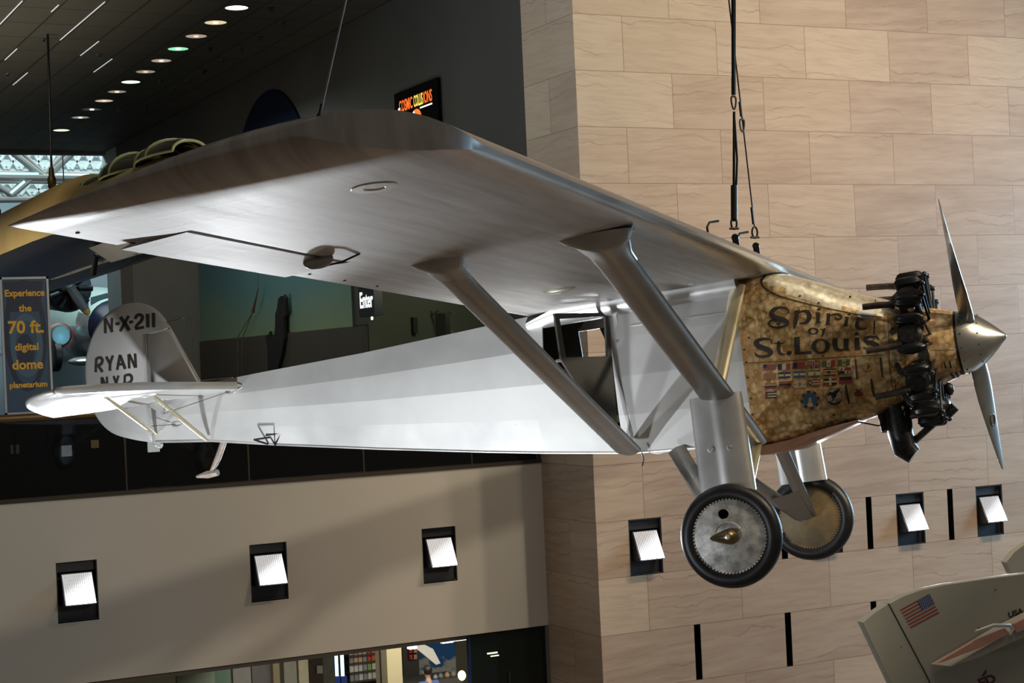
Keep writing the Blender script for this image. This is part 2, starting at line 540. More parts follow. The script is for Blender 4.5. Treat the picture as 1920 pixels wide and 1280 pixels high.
M_FAB = silver_fabric()
M_WING = silver_wing()
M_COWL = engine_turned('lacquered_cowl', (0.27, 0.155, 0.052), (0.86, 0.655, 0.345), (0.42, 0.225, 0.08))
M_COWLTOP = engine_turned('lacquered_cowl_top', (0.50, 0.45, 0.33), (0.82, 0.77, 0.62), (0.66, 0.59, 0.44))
M_NOSE = engine_turned('nose_cowl', (0.36, 0.21, 0.08), (0.84, 0.64, 0.38), (0.50, 0.30, 0.14))
M_ALU = mottled('aluminium_sheet', (0.60, 0.595, 0.58), (0.72, 0.71, 0.69), 3, 0.75, 0.34, rvar=0.2)
M_ALUD = mottled('dull_aluminium', (0.40, 0.39, 0.37), (0.52, 0.51, 0.48), 5, 0.8, 0.42, rvar=0.2)
M_STRUT = mottled('grey_strut_paint', (0.33, 0.325, 0.31), (0.40, 0.39, 0.37), 2.5, 0.8, 0.30, rvar=0.15)
M_GOLDSTRUT = mottled('varnished_strut', (0.50, 0.44, 0.30), (0.60, 0.53, 0.36), 4, 0.7, 0.32)
M_PROP = mottled('forged_propeller', (0.36, 0.36, 0.355), (0.46, 0.455, 0.44), 6, 0.9, 0.28)
M_SPIN = mottled('spun_aluminium', (0.55, 0.54, 0.50), (0.66, 0.65, 0.60), 4, 0.95, 0.28, rvar=0.12)
M_ENG = mottled('engine_black', (0.008, 0.008, 0.009), (0.030, 0.028, 0.027), 30, 0.35, 0.38)
M_PIPE = mottled('burnt_steel', (0.060, 0.042, 0.032), (0.11, 0.085, 0.07), 20, 0.6, 0.5)
M_RUBBER = mottled('black_rubber', (0.004, 0.004, 0.005), (0.012, 0.0115, 0.013), 8, 0, 0.42)
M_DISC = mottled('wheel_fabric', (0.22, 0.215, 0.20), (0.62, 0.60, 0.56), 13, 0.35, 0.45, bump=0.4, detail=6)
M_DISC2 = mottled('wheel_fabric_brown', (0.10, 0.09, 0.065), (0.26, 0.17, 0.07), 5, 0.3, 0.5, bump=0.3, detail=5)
M_LETTER = mat('black_lettering', (0.030, 0.024, 0.018), 0.2, 0.45)
M_LINE = mat('panel_gap', (0.020, 0.014, 0.009), 0, 0.6)
M_INNER = mat('cabin_inside', (0.13, 0.125, 0.085), 0.2, 0.6)
M_BRASS = mat('bronze_cap', (0.23, 0.17, 0.08), 0.9, 0.35)
M_COPPER = mottled('coppery_lip', (0.42, 0.24, 0.15), (0.58, 0.38, 0.26), 5, 0.85, 0.35)

# --- fuselage: four flat facets on each side, boolean-cut door and port window
FST = [(-6.13, -.10, -.53, .045), (-5.5, -.075, -.605, .105), (-4.84, -.062, -.725, .15), (-3.78, -.052, -.903, .24),
       (-2.75, -.02, -1.065, .33), (-2.2, .0, -1.145, .38), (-1.4, .015, -1.25, .42), (-.37, .015, -1.305, .425)]
FK = [.018, 0, .012, .055, .130]      # set-back of the facet edges, share of the depth


def facet_w(X, hw, h):
    k = 1.0 if X < -2.2 else max(1.0 - .8 * (X + 2.2) / 1.83, .2)
    return [max(hw - FK[i] * h * k, .012) for i in range(5)]


def fus_ring(X, zt, zb, hw, inset=0.0):
    zt -= inset; zb += inset; hw = max(hw - inset, .004)
    h = zt - zb
    w = facet_w(X, hw, h)
    right = [(X, -w[i], zt - h * i / 4) for i in range(5)]
    left = [(X, w[i], zt - h * i / 4) for i in range(4, -1, -1)]
    return right + left + [(X, 0, zt + hw * .10)]


def cutter(poly, y0, y1):
    mb = MB(); mb.prism(poly, (0, y0, 0), (1, 0, 0), (0, 0, 1), (0, 1, 0), y1 - y0)
    return mb.build('cutter', M_INNER, None, 0)


def bool_cut(ob, cutters):
    for c in cutters:
        md = ob.modifiers.new('cut', 'BOOLEAN'); md.operation = 'DIFFERENCE'; md.solver = 'EXACT'; md.object = c
    dg = bpy.context.evaluated_depsgraph_get(); dg.update()
    me = bpy.data.meshes.new_from_object(ob.evaluated_get(dg))
    ob.modifiers.clear()
    old = ob.data; nm = old.name; ob.data = me; bpy.data.meshes.remove(old); me.name = nm
    for c in cutters:
        m = c.data; bpy.data.objects.remove(c); bpy.data.meshes.remove(m)


mb = MB()
mb.rings([fus_ring(*s) for s in FST])
fz = mb.build('fuselage', [M_FAB, M_INNER], None, 1)
mbi = MB(); mbi.rings([fus_ring(*s, inset=.018) for s in FST[2:-1]] + [fus_ring(-.45, .01, -1.30, .42, .018)])
inner = mbi.build('cutter', M_INNER, None, 0)
DOOR = [(-2.03, -.055), (-1.434, -.083), (-1.486, -1.19), (-2.06, -.43)]
PWIN = [(-1.97, -.09), (-1.78, -.098), (-1.70, -.36), (-1.965, -.36)]
bool_cut(fz, [inner, cutter(DOOR, -1, -.2), cutter(PWIN, .2, 1)])
# faces inside the shell get the dark cabin finish
for p in fz.data.polygons:
    c = p.center
    inside = False
    if -4.8 < c.x < -.46:
        for a, b in zip(FST, FST[1:]):
            if a[0] <= c.x <= b[0]:
                k = (c.x - a[0]) / (b[0] - a[0]); hw = a[3] + (b[3] - a[3]) * k
                out_n = Vector((0, c.y, c.z + .6)).dot(p.normal)
                inside = out_n < 0
    p.material_index = 1 if inside else 0
fz.parent = plane


def side_y(X, z):
    """y of the fuselage's starboard face"""
    for a, b in zip(FST, FST[1:]):
        if a[0] <= X <= b[0] or b is FST[-1]:
            k = (X - a[0]) / (b[0] - a[0])
            zt, zb, hw = (a[i] + (b[i] - a[i]) * k for i in (1, 2, 3))
            f = min(max((zt - z) / (zt - zb), 0), 1) * 4
            i = min(int(f), 3)
            w = facet_w(X, hw, zt - zb)
            return -(w[i] + (w[i + 1] - w[i]) * (f - i))


# lower edge tube along the keel and thin seams
mb = MB()
for sy in (-1, 1):
    mb.tube([(s[0], sy * facet_w(s[0], s[3], s[1] - s[2])[4], s[2] + .004) for s in FST], .010, 8)
mb.build('longeron_edge', M_ALU, plane)
# fairing between cabin and wing: bright rounded strip on both sides
for sy in (-1, 1):
    mb = MB(); rings = []
    for X in (-2.15, -1.9, -1.2, -.6, -.33):
        k = 1.0 if X > -2.0 else .45
        ring = []
        for j in range(9):
            a = math.pi / 2 * j / 8
            ring.append((X, sy * (.40 + .125 * k * math.sin(a)), -.115 + .118 * (1 - math.cos(a)) * k))
        ring += [(X, sy * .36, .01), (X, sy * .36, -.115)]
        rings.append(ring)
    mb.rings(rings)
    mb.build('wing_root_fairing', M_ALU, plane, 40)
# cabin wall stiffener and horizontal seam in front of the door
mb = MB()
mb.tube([(-1.30, side_y(-1.3, -.22) - .003, -.22), (-.40, side_y(-.40, -.24) - .003, -.24)], .005, 6)
mb.tube([(-1.37, side_y(-1.37, -.1) - .003, -.12), (-1.40, side_y(-1.40, -1.2) - .003, -1.22)], .007, 6)
mb.build('cabin_seam', M_ALU, plane)

# --- door, swung open about its front edge
TH = math.radians(62)
dn = Vector((-math.cos(TH), -math.sin(TH), 0)); nn = Vector((math.sin(TH), -math.cos(TH), 0))
H0 = Vector((-1.434, -.424, 0))
door_outer = [(.0, -.083), (.592, -.078), (.584, -.452), (.072, -1.215)]
win = [(.035, -.110), (.545, -.122), (.530, -.435), (.070, -.442)]
mb = MB()
T = .022
for off in (0, -T):
    o = H0 + nn * off
    P = [o + dn * a + Vector((0, 0, b)) for a, b in door_outer]; Q = [o + dn * a + Vector((0, 0, b)) for a, b in win]
    mb.add(P + Q, [(0, 1, 5, 4), (1, 2, 6, 5), (2, 3, 7, 6), (3, 0, 4, 7)])
for poly in (door_outer, win):
    for k in range(4):
        a, b = poly[k], poly[(k + 1) % 4]
        p = [H0 + dn * a[0] + Vector((0, 0, a[1])), H0 + dn * b[0] + Vector((0, 0, b[1]))]
        mb.add([p[0], p[1], p[1] - nn * T, p[0] - nn * T], [(0, 1, 2, 3)])
door = mb.build('cabin_door', mottled('door_sheet', (0.07, 0.07, 0.062), (0.095, 0.093, 0.083), 4, 0.5, 0.45), plane, 20)
mb = MB()
a = H0 + dn * .60 + Vector((0, 0, -.46)) + nn * .012
mb.tube([a, a + dn * .03 - nn * .02, a + dn * .035 - nn * .05 - Vector((0, 0, .02))], .012, 8)
mb.build('door_latch', M_ALUD, door)
# port window frame, pilot's seat and rear bulkhead inside the cabin
mb = MB()
mb.box((-1.62, 0, -.95), (.45, .55, .06)); mb.box((-1.86, 0, -.70), (.05, .55, .55), Matrix.Rotation(-.15, 3, 'Y'))
mb.build('pilot_seat', mat('dark_wicker', (0.045, 0.032, 0.018), 0, 0.7), plane)
mb = MB(); mb.box((-2.4, 0, -.50), (.02, .58, .75)); mb.build('cabin_bulkhead', mat('olive_plywood', (0.11, 0.10, 0.06), 0, 0.6), plane)
mb = MB(); mb.box((-1.35, .12, -.06), (.09, .5, .09)); mb.build('spar_carry_through', mat('varnished_spruce', (0.30, 0.21, 0.08), 0, 0.45), plane)
mb = MB(); mb.box((-.62, 0, -.60), (.02, .80, 1.1)); mb.build('fuel_tank_wall', mat('tank_grey', (0.10, 0.10, 0.095), 0.3, 0.5), plane)

# --- wing (flat-bottomed section), right aileron is a part of its own
CH = 2.134
AF = [(0, .035), (.0125, .0545), (.025, .065), (.05, .079), (.075, .0885), (.10, .096), (.15, .1069), (.20, .1136), (.30, .117), (.40, .114),
      (.50, .1052), (.60, .0915), (.70, .0735), (.80, .0522), (.90, .028), (1.0, .0012)]
AL = [(0, .035), (.0125, .0193), (.025, .0147), (.05, .0093), (.075, .0063), (.10, .0042), (.15, .0015), (.20, .0003), (.30, 0), (.5, 0), (.7, 0), (.8, 0), (.9, 0), (1.0, 0)]


def af(tab, x):
    for (a, za), (b, zb) in zip(tab, tab[1:]):
        if a <= x <= b: return za + (zb - za) * (x - a) / (b - a)
    return 0.0


XS = [0, .006, .0125, .025, .05, .075, .10, .15, .20, .30, .40, .50, .60, .70, .78, .80, .85, .90, .95, 1.0]


def section(y, cut=None, squash=1.0, mid=None, x0=0.0, x1=1.0):
    """ring of one wing section, trailing edge -> upper -> leading edge -> lower"""
    up, lo = [], []
    for x in XS:
        xx = x0 + (x1 - x0) * x
        if cut is not None: xx = min(xx, cut)
        zu, zl = af(AF, xx) * CH, af(AL, xx) * CH
        zm = zl + (zu - zl) * (.42 if mid is None else mid)
        up.append((-xx * CH, y, zm + (zu - zm) * squash)); lo.append((-xx * CH, y, zm + (zl - zm) * squash))
    return up[::-1] + lo[1:]


AIL_IN, AIL_OUT, HINGE = -4.60, -6.39, .795


def tip_rings(sgn):
    """rounded tip: leading corner swept in an arc, square corner at the trailing edge"""
    out = []
    N = 22
    for i in range(1, N + 1):
        a = math.pi / 2 * i / N
        s_ = math.sin(a)
        y = 6.545 + .74 * s_
        k = max(0.0, (y - 6.869) / .416)
        sq = max(1 - k ** 2.6, .0016) ** .5
        x0 = .309 * (1 - max(1 - s_ ** 1.969, 0) ** .5)
        out.append([(p[0], sgn * (y - .021 * max(.5 + p[0] / CH, 0) * s_), p[2]) for p in section(0, None, sq, .62, x0, 1.0)])
    return out


mb = MB()
ys = [AIL_OUT - .01, AIL_OUT]
rr = [section(y) for y in (-6.545, AIL_OUT - .005)] + [section(y, HINGE) for y in (AIL_OUT, -5.5, AIL_IN)] + \
     [section(y) for y in (AIL_IN + .005, -3.5, -2.0, -1.0, -.42, 0, .42, 2, 4, 5.5, 6.545)]
rr = tip_rings(-1)[::-1] + rr + tip_rings(1)
mb.rings(rr)
wing = mb.build('wing', M_WING, plane, 40)
# aileron, drooped a little
AILR = Matrix.Translation((-HINGE * CH - .022, 0, .045)) @ Matrix.Rotation(math.radians(-3.0), 4, 'Y') @ Matrix.Translation((HINGE * CH + .022, 0, -.045))


def ail_sec(y):
    up, lo = [], []
    for x in [HINGE + .012, HINGE + .02, .84, .88, .92, .96, 1.0]:
        zu, zl = af(AF, x) * CH, 0.0
        if x < HINGE + .015: zu, zl = zu * .72, zu * .28
        up.append(AILR @ Vector((-x * CH, y, zu))); lo.append(AILR @ Vector((-x * CH, y, zl)))
    return up[::-1] + lo


mb = MB(); mb.rings([ail_sec(y) for y in (AIL_OUT + .025, -6.0, -5.4, -5.0, AIL_IN - .02)])
mb.build('aileron', M_WING, plane, 40)
mb = MB(); mb.box2((-HINGE * CH - .028, AIL_OUT + .01, .012), (-HINGE * CH + .004, AIL_IN - .01, .10)); mb.build('aileron_gap', M_LINE, plane)
# aileron horn fairing and push rod
mb = MB()
mb.blob((-1.74, -4.93, -.015), (.10, .038, .05), 14, 10)
hf = mb.build('aileron_horn', M_ALUD, plane)
mb = MB(); mb.tube([(-1.70, -4.93, -.05), (-1.62, -4.88, -.04), (-1.52, -4.82, .0)], .006, 6); mb.build('push_rod', BLACKMETAL, hf)
# tie-down plate, inspection blister and small drain
mb = MB(); mb.lathe([(-.002, .115), (.003, .11), (.004, .055), (.0, .05)], (-.61, -6.50, -.0005), (0, 0, -1), 28); mb.build('inspection_ring', mat('pale_metal', (0.66, 0.64, 0.60), 0.6, 0.4), plane)
mb = MB(); mb.blob((-1.37, -1.76, -.0), (.13, .05, .035), 16, 8); mb.build('pulley_blister', mat('cream_metal', (0.55, 0.52, 0.42), 0.5, 0.4), plane)
for c_ in ((-1.42, -1.65, -.012), (-.62, -.75, -.006)):
    mb = MB(); mb.box(c_, (.045, .02, .02)); mb.build('drain_fitting', M_ALU, plane)
# strip of screw heads along the trailing edge
for k in range(8):
    mb = MB(); mb.lathe([(0, .012), (.004, .010), (.005, .003)], (-2.05, -6.85 + k * .48, -.0005), (0, 0, -1), 8)
    mb.build('trailing_edge_screw', M_LINE, plane)
# vent tubes on top of the wing
for (x, y, s) in ((-.25, -1.5, 1.0), (-.22, -.68, 1.0)):
    mb = MB(); mb.tube([(x, y, .17), (x, y, .30), (x + .015, y + .03, .335), (x + .06, y + .13, .35)], .009, 8)
    mb.build('vent_tube', BLACKMETAL, plane)
# lifting eyes above the front spar
for (x, y) in ((-.19, -.89), (-.183, -.221)):
    mb = MB()
    mb.box((x, y, .235), (.05, .012, .07)); mb.lathe([(-.012, .028), (.012, .028)], (x, y, .275), (0, 1, 0), 16)
    mb.build('lifting_eye', BLACKMETAL, plane)


# --- struts
def strut_ring(c, chord_dir, thick_dir, ch, th, n=20):
    out = []
    for k in range(n):
        a = 2 * math.pi * k / n
        cx, sx = math.cos(a), math.sin(a)
        # teardrop: blunt in front, fine behind
        x = .5 * cx
        yv = .5 * sx * (1.0 if cx > 0 else (1 + .55 * cx))
        out.append(Vector(c) + chord_dir * (x * ch) + thick_dir * (yv * th))
    return out


def strut(name, a, b, ch, th, m, flare=None, flare_m=None, n=20, taper=1.0):
    a, b = Vector(a), Vector(b)
    ax = (b - a).normalized()
    cd = (Vector((1, 0, 0)) - ax * ax.x).normalized(); td = ax.cross(cd)
    mb = MB()
    mb.rings([strut_ring(a, cd, td, ch, th, n), strut_ring(a + (b - a) * .5, cd, td, ch, th, n), strut_ring(b, cd, td, ch * taper, th * taper, n)])
    o = mb.build(name, m, plane, 40)
    return o


FT, FB = Vector((-.35, -3.93, .0)), Vector((-.40, -.40, -1.29))
RT, RB = Vector((-1.36, -4.06, .0)), Vector((-1.42, -.405, -1.225))


def sx(v): return Vector((v[0], -v[1], v[2]))


for mir in (False, True):
    f = sx if mir else (lambda v: Vector(v))
    s1 = strut('front_wing_strut', f(FT + (FB - FT) * .07), f(FB), .265, .095, M_STRUT)
    s2 = strut('rear_wing_strut', f(RT + (RB - RT) * .06), f(RB), .215, .085, M_STRUT)
    # flared fairings where the struts meet the wing
    for nm, T_, B_, ch, length, th, par in (('strut_fairing', FT, FB, .27, .50, .16, s1), ('strut_fairing', RT, RB, .22, .37, .13, s2)):
        ax = (f(B_) - f(T_)).normalized()
        cd = (Vector((1, 0, 0)) - ax * ax.x).normalized(); td = ax.cross(cd)
        mb = MB(); rg = []
        for k, (d, l, w) in enumerate(((.0, length, 1.25), (.035, length * .93, 1.1), (.11, length * .72, .95), (.20, ch * 1.18, .85), (.28, ch * 1.03, .66), (.40, ch * 1.01, .64))):
            c = f(T_) + ax * d
            top = k == 0
            cdd = Vector((1, 0, 0)) if top else cd
            tdd = Vector((0, 1, 0)) if top else td
            if not top and td.y < 0: tdd = -td
            rg.append(strut_ring(c, cdd, tdd, l, th * w * (ch / .27), 20))
        mb.rings(rg)
        mb.build(nm, M_STRUT, par, 50)

# --- tail
FIN = [(-5.572, -.02), (-5.851, .575), (-5.83, .50), (-6.085, .49), (-6.115, -.06)]
FIN = [(-5.572, -.05), (-5.835, .50), (-6.083, .488), (-6.105, -.05)]


def slab(name, poly, y_of, m, parent, steps=1):
    """thin lens-shaped surface standing in the XZ plane"""
    n = len(poly)
    cx = sum(p[0] for p in poly) / n; cz = sum(p[1] for p in poly) / n
    mb = MB()
    rings = []
    for y, k in ((-y_of, .90), (-y_of * .65, .965), (0, 1.0), (y_of * .65, .965), (y_of, .90)):
        rings.append([(cx + (p[0] - cx) * k, y, cz + (p[1] - cz) * k) for p in poly])
    mb.rings(rings)
    return mb.build(name, m, parent, 50)


def catmull(pts, n=5, closed=False):
    out = []
    P_ = [Vector(p) for p in pts]
    m = len(P_)
    rng = range(m if closed else m - 1)
    for i in rng:
        p0, p1, p2, p3 = (P_[(i - 1) % m] if closed or i > 0 else P_[0], P_[i], P_[(i + 1) % m], P_[(i + 2) % m] if closed or i + 2 < m else P_[-1])
        for j in range(n):
            u = j / n
            out.append(.5 * ((2 * p1) + (p2 - p0) * u + (2 * p0 - 5 * p1 + 4 * p2 - p3) * u * u + (3 * p1 - p0 - 3 * p2 + p3) * u ** 3))
    if not closed: out.append(P_[-1])
    return out


fin = slab('tail_fin', FIN, .03, M_FAB, plane)
RUD = [(-5.835, .525), (-5.90, .64), (-6.0, .735), (-6.13, .795), (-6.28, .81), (-6.40, .79), (-6.53, .735), (-6.63, .65), (-6.71, .54), (-6.78, .39), (-6.81, .24), (-6.815, .08),
       (-6.79, -.07), (-6.74, -.20), (-6.66, -.315), (-6.55, -.40), (-6.40, -.46), (-6.25, -.505), (-6.13, -.535)]
RUDP = [(v[0], v[1]) for v in catmull([(a, b, 0) for a, b in RUD], 3)] + [(-6.125, -.3), (-6.12, .1), (-6.10, .485), (-6.095, .512)]
rud = slab('rudder', RUDP, .026, M_FAB, plane)
mb = MB(); mb.tube([(-6.095, 0, .50), (-6.112, 0, 0.0), (-6.128, 0, -.50)], .022, 10); mb.build('rudder_post', M_ALUD, plane)
mb = MB(); mb.tube([(-6.13, 0, -.46), (-6.12, 0, -.54), (-6.06, 0, -.575)], .026, 10); mb.build('tail_cone', M_ALU, plane)
# wires of the fin
mb = MB()
mb.tube([(-5.835, 0, .52), (-5.572, 0, -.03), (-5.20, -.05, -.06)], .006, 6)
mb.build('fin_wire', M_ALUD, plane)
mb = MB(); mb.tube([(-5.86, -.01, .565), (-5.62, -.01, .575), (-5.585, -.01, .55), (-5.60, -.01, .25)], .003, 6); mb.build('fin_wire', BLACKMETAL, plane)

# horizontal tail
STAB = [(-5.10, -.06), (-5.17, -.5), (-5.25, -.95), (-5.36, -1.38), (-5.52, -1.74), (-5.70, -1.97), (-5.75, -2.0)]
ELEV = [(-5.765, -2.0), (-5.86, -2.02), (-6.04, -1.955), (-6.24, -1.74), (-6.45, -1.30), (-6.60, -.88), (-6.33, -.50), (-6.0, -.18), (-5.80, -.07), (-5.765, -.07)]


def flat_tail(name, poly, z, th, sgn, xf=None):
    n = len(poly)
    cx = sum(p[0] for p in poly) / n; cy = sum(p[1] for p in poly) / n
    mb = MB(); rings = []
    for dz, k in ((-th, .972), (-th * .6, .992), (0, 1.0), (th * .6, .992), (th, .972)):
        rings.append([Vector((cx + (p[0] - cx) * k, sgn * (cy + (p[1] - cy) * k), z + dz)) for p in poly])
    if xf: rings = [[xf @ p for p in r] for r in rings]
    mb.rings(rings)
    return mb.build(name, M_WING if False else M_FAB, plane, 50)


stab_poly = [(v[0], v[1]) for v in catmull([(a, b, 0) for a, b in STAB], 3)] + [(-5.75, -.06)]
el_poly = [(v[0], v[1]) for v in catmull([(a, b, 0) for a, b in ELEV[:6]], 3)] + ELEV[6:]
EX = Matrix.Translation((-5.755, 0, -.145)) @ Matrix.Rotation(math.radians(-5.2), 4, 'Y') @ Matrix.Translation((5.755, 0, .145))
for s in (1, -1):
    flat_tail('stabilizer', stab_poly, -.145, .034, s)
    flat_tail('elevator', el_poly, -.145, .022, s, EX)
    mb = MB()
    for a, b, r in (((-5.52, -.95 * s, -.165), (-5.51, -.085 * s, -.60), .017), ((-5.86, -1.28 * s, -.185), (-6.10, -.04 * s, -.47), .017)):
        pass
    for a, b in (((-5.56, -.88 * s, -.17), (-5.51, -.085 * s, -.598)), ((-5.79, -1.22 * s, -.18), (-6.09, -.03 * s, -.46))):
        a, b = Vector(a), Vector(b)
        ax = (b - a).normalized(); cd = (Vector((1, 0, 0)) - ax * ax.x).normalized(); td = ax.cross(cd)
        mb = MB(); mb.rings([strut_ring(a, cd, td, .035, .022, 10), strut_ring(a + (b - a) * .12, cd, td, .05, .03, 10), strut_ring(a + (b - a) * .88, cd, td, .05, .03, 10), strut_ring(b, cd, td, .03, .02, 10)])
        mb.build('tail_strut', M_GOLDSTRUT, plane, 40)
    mb = MB(); mb.blob((-5.58, -.86 * s, -.168), (.10, .04, .03), 12, 8); mb.build('strut_fitting', M_ALU, plane)
mb = MB(); mb.box2((-5.768, -1.98, -.162), (-5.748, 1.98, -.128)); mb.build('elevator_gap', M_LINE, plane)
# elevator horn
mb = MB(); mb.add([(-5.83, -.22, -.17), (-6.02, -.22, -.20), (-5.85, -.22, -.31), (-5.83, -.24, -.17), (-6.02, -.24, -.20), (-5.85, -.24, -.31)],
                  [(0, 1, 2), (3, 5, 4), (0, 3, 4, 1), (1, 4, 5, 2), (2, 5, 3, 0)])
mb.build('control_horn', M_ALUD, plane, 0)
# cable exits with oval reinforcing patches, control cables
for (x, z) in ((-5.12, -.155), (-5.19, -.185), (-5.83, -.40)):
    mb = MB(); y = side_y(x, z)
    pts = [(x + .055 * math.cos(a), y - .004 + .0, z + .022 * math.sin(a)) for a in [2 * math.pi * k / 20 for k in range(21)]]
    mb.tube(pts, .005, 6)
    mb.build('cable_exit', M_ALUD, plane)
mb = MB()
mb.tube([(-5.14, side_y(-5.14, -.155) - .006, -.155), (-5.83, -.23, -.13)], .003, 5)
mb.tube([(-5.20, side_y(-5.2, -.185) - .006, -.185), (-5.85, -.23, -.30)], .003, 5)
mb.tube([(-5.85, side_y(-5.85, -.40) - .006, -.40), (-6.08, -.10, -.385)], .003, 5)
mb.build('control_cable', M_LINE, plane)
# tail skid
mb = MB()
mb.tube([(-5.38, -.0, -.60), (-5.47, 0, -.76), (-5.57, 0, -.90)], [.03, .03, .02], 10)
mb.tube([(-5.49, 0, -.895), (-5.60, 0, -.90), (-5.72, 0, -.905)], [.03, .035, .012], 8)
mb.build('tail_skid', mottled('worn_wood', (0.20, 0.15, 0.12), (0.34, 0.29, 0.25), 14, 0.2, 0.6), plane)
# boarding step
mb = MB()
y = side_y(-4.9, -.68)
mb.tube([(-4.97, y - .12, -.66), (-4.80, y - .12, -.66), (-4.83, y, -.72)], .009, 6)
mb.tube([(-4.97, y - .12, -.66), (-4.90, y, -.71)], .009, 6)
mb.tube([(-4.90, y - .02, -.63), (-4.74, y - .02, -.63), (-4.83, y, -.73)], .009, 6)
mb.build('handling_step', BLACKMETAL, plane)
# fuel drain pipe under the cabin
mb = MB(); mb.tube([(-1.32, -.38, -1.25), (-1.31, -.38, -1.31), (-1.33, -.38, -1.36)], .006, 6); mb.build('drain_pipe', BLACKMETAL, plane)

# --- engine cowling
def sup(X, w, zt, zb, n, N=44, nb=None):
    """super-ellipse ring"""
    zc, h = (zt + zb) / 2, (zt - zb) / 2
    out = []
    for k in range(N):
        a = 2 * math.pi * k / N + math.pi / N
        c, s_ = math.cos(a), math.sin(a)
        e = 2 / (n if s_ > 0 else (nb or n))
        out.append((X, w * math.copysign(abs(c) ** e, c), zc + h * math.copysign(abs(s_) ** e, s_)))
    return out


CW = [(-.372, .432, .03, -1.345, 7), (-.2, .435, .045, -1.330, 6), (0, .436, .02, -1.300, 5), (.2, .432, -.06, -1.268, 4), (.4, .425, -.155, -1.235, 3.2), (.6, .415, -.24, -1.20, 2.7),
      (.74, .405, -.295, -1.165, 2.3), (.80, .395, -.325, -1.14, 2.1), (.88, .37, -.37, -1.10, 2.0)]
mb = MB(); mb.rings([sup(*c) for c in CW])
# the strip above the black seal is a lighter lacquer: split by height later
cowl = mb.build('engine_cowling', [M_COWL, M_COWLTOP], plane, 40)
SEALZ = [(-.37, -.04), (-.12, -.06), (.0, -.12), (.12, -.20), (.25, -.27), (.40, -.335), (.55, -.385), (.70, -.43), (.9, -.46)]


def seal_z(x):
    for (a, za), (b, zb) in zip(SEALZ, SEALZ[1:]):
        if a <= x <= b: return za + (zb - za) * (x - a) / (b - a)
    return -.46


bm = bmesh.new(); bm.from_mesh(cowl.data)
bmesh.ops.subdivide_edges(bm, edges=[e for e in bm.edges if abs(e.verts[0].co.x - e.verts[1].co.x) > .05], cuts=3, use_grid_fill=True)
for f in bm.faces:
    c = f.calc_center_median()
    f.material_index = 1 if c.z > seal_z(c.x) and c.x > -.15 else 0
for f in bm.faces: f.smooth = True
bm.to_mesh(cowl.data); bm.free()
mb = MB(); mb.rings([sup(.86, .372, -.375, -1.10, 2), sup(1.0, .335, -.395, -1.065, 2), sup(1.12, .295, -.435, -1.025, 2), sup(1.255, .25, -.48, -.98, 2)])
nose = mb.build('nose_cowl', M_NOSE, plane, 40)
# belly lip, coppery
mb = MB()
mb.rings([[(-.375, y, z) for y, z in ((-.40, -1.335), (-.30, -1.40), (.30, -1.40), (.40, -1.335))],
          [(-.1, y, z) for y, z in ((-.38, -1.31), (-.28, -1.385), (.28, -1.385), (.38, -1.31))],
          [(.2, y, z) for y, z in ((-.34, -1.255), (-.24, -1.30), (.24, -1.30), (.34, -1.255))],
          [(.42, y, z) for y, z in ((-.22, -1.225), (-.15, -1.235), (.15, -1.235), (.22, -1.225))]])
mb.build('belly_lip', M_COPPER, plane, 30)
# spinner
ZS = -.73
mb = MB()
mb.lathe([(0, .242), (.012, .25), (.09, .236), (.17, .19), (.23, .14), (.28, .093), (.32, .052), (.345, .028), (.356, .012), (.36, .003)], (1.262, 0, ZS), (1, 0, 0), 48)
spin = mb.build('spinner', M_SPIN, plane, 30)
mb = MB(); mb.lathe([(0, .247), (.0, .252), (.012, .252), (.012, .245)], (1.254, 0, ZS), (1, 0, 0), 40, caps=(False, False)); mb.build('spinner_gap', M_LINE, spin)
for k in range(14):
    a = 2 * math.pi * k / 14
    for X, R in ((1.30, .2475), (1.425, .196)):
        mb = MB(); mb.blob((X, -R * math.sin(a), ZS + R * math.cos(a)), (.006, .006, .006), 6, 4)
        mb.build('spinner_screw', M_LINE, spin)

# propeller blades: forged, twisted; upper one swung towards the viewer
PANG = .690
for sgn in (1, -1):
    dirv = Vector((0, -math.sin(PANG), math.cos(PANG))) * sgn
    axis = Vector((1, 0, 0))
    tang = axis.cross(dirv)
    mb = MB(); rings = []
    for r, c, th, pitch in ((.10, .11, .11, 52), (.20, .13, .085, 48), (.28, .16, .06, 43), (.38, .19, .045, 37), (.52, .21, .035, 31), (.70, .205, .027, 25), (.88, .18, .021, 21),
                            (1.05, .145, .016, 18), (1.2, .105, .012, 16), (1.29, .062, .008, 15), (1.33, .02, .004, 15)):
        p = math.radians(pitch)
        ch = tang * math.cos(p) + axis * math.sin(p) * 1
        nr = dirv.cross(ch)
        ring = []
        for k in range(16):
            a = 2 * math.pi * k / 16
            ring.append(Vector((1.36, 0, ZS)) + dirv * r + ch * (c / 2 * math.cos(a)) + nr * (th / 2 * math.sin(a)))
        rings.append(ring)
    mb.rings(rings)
    bl = mb.build('propeller_blade', M_PROP, plane, 50)
    if sgn == -1:
        o = Vector((1.36, 0, ZS)) + dirv * .80
        mb = MB()
        p = math.radians(23); ch = tang * math.cos(p) + axis * math.sin(p); nr = dirv.cross(ch)
        side = -1 if (EYE - o).dot(nr) < 0 else 1
        pts = [o + nr * (.0135 * side) + dirv * (.055 * math.cos(a)) + ch * (.036 * math.sin(a)) for a in [2 * math.pi * k / 24 for k in range(25)]]
        mb.tube(pts, .005, 6); mb.build('maker_badge', M_BRASS, bl)

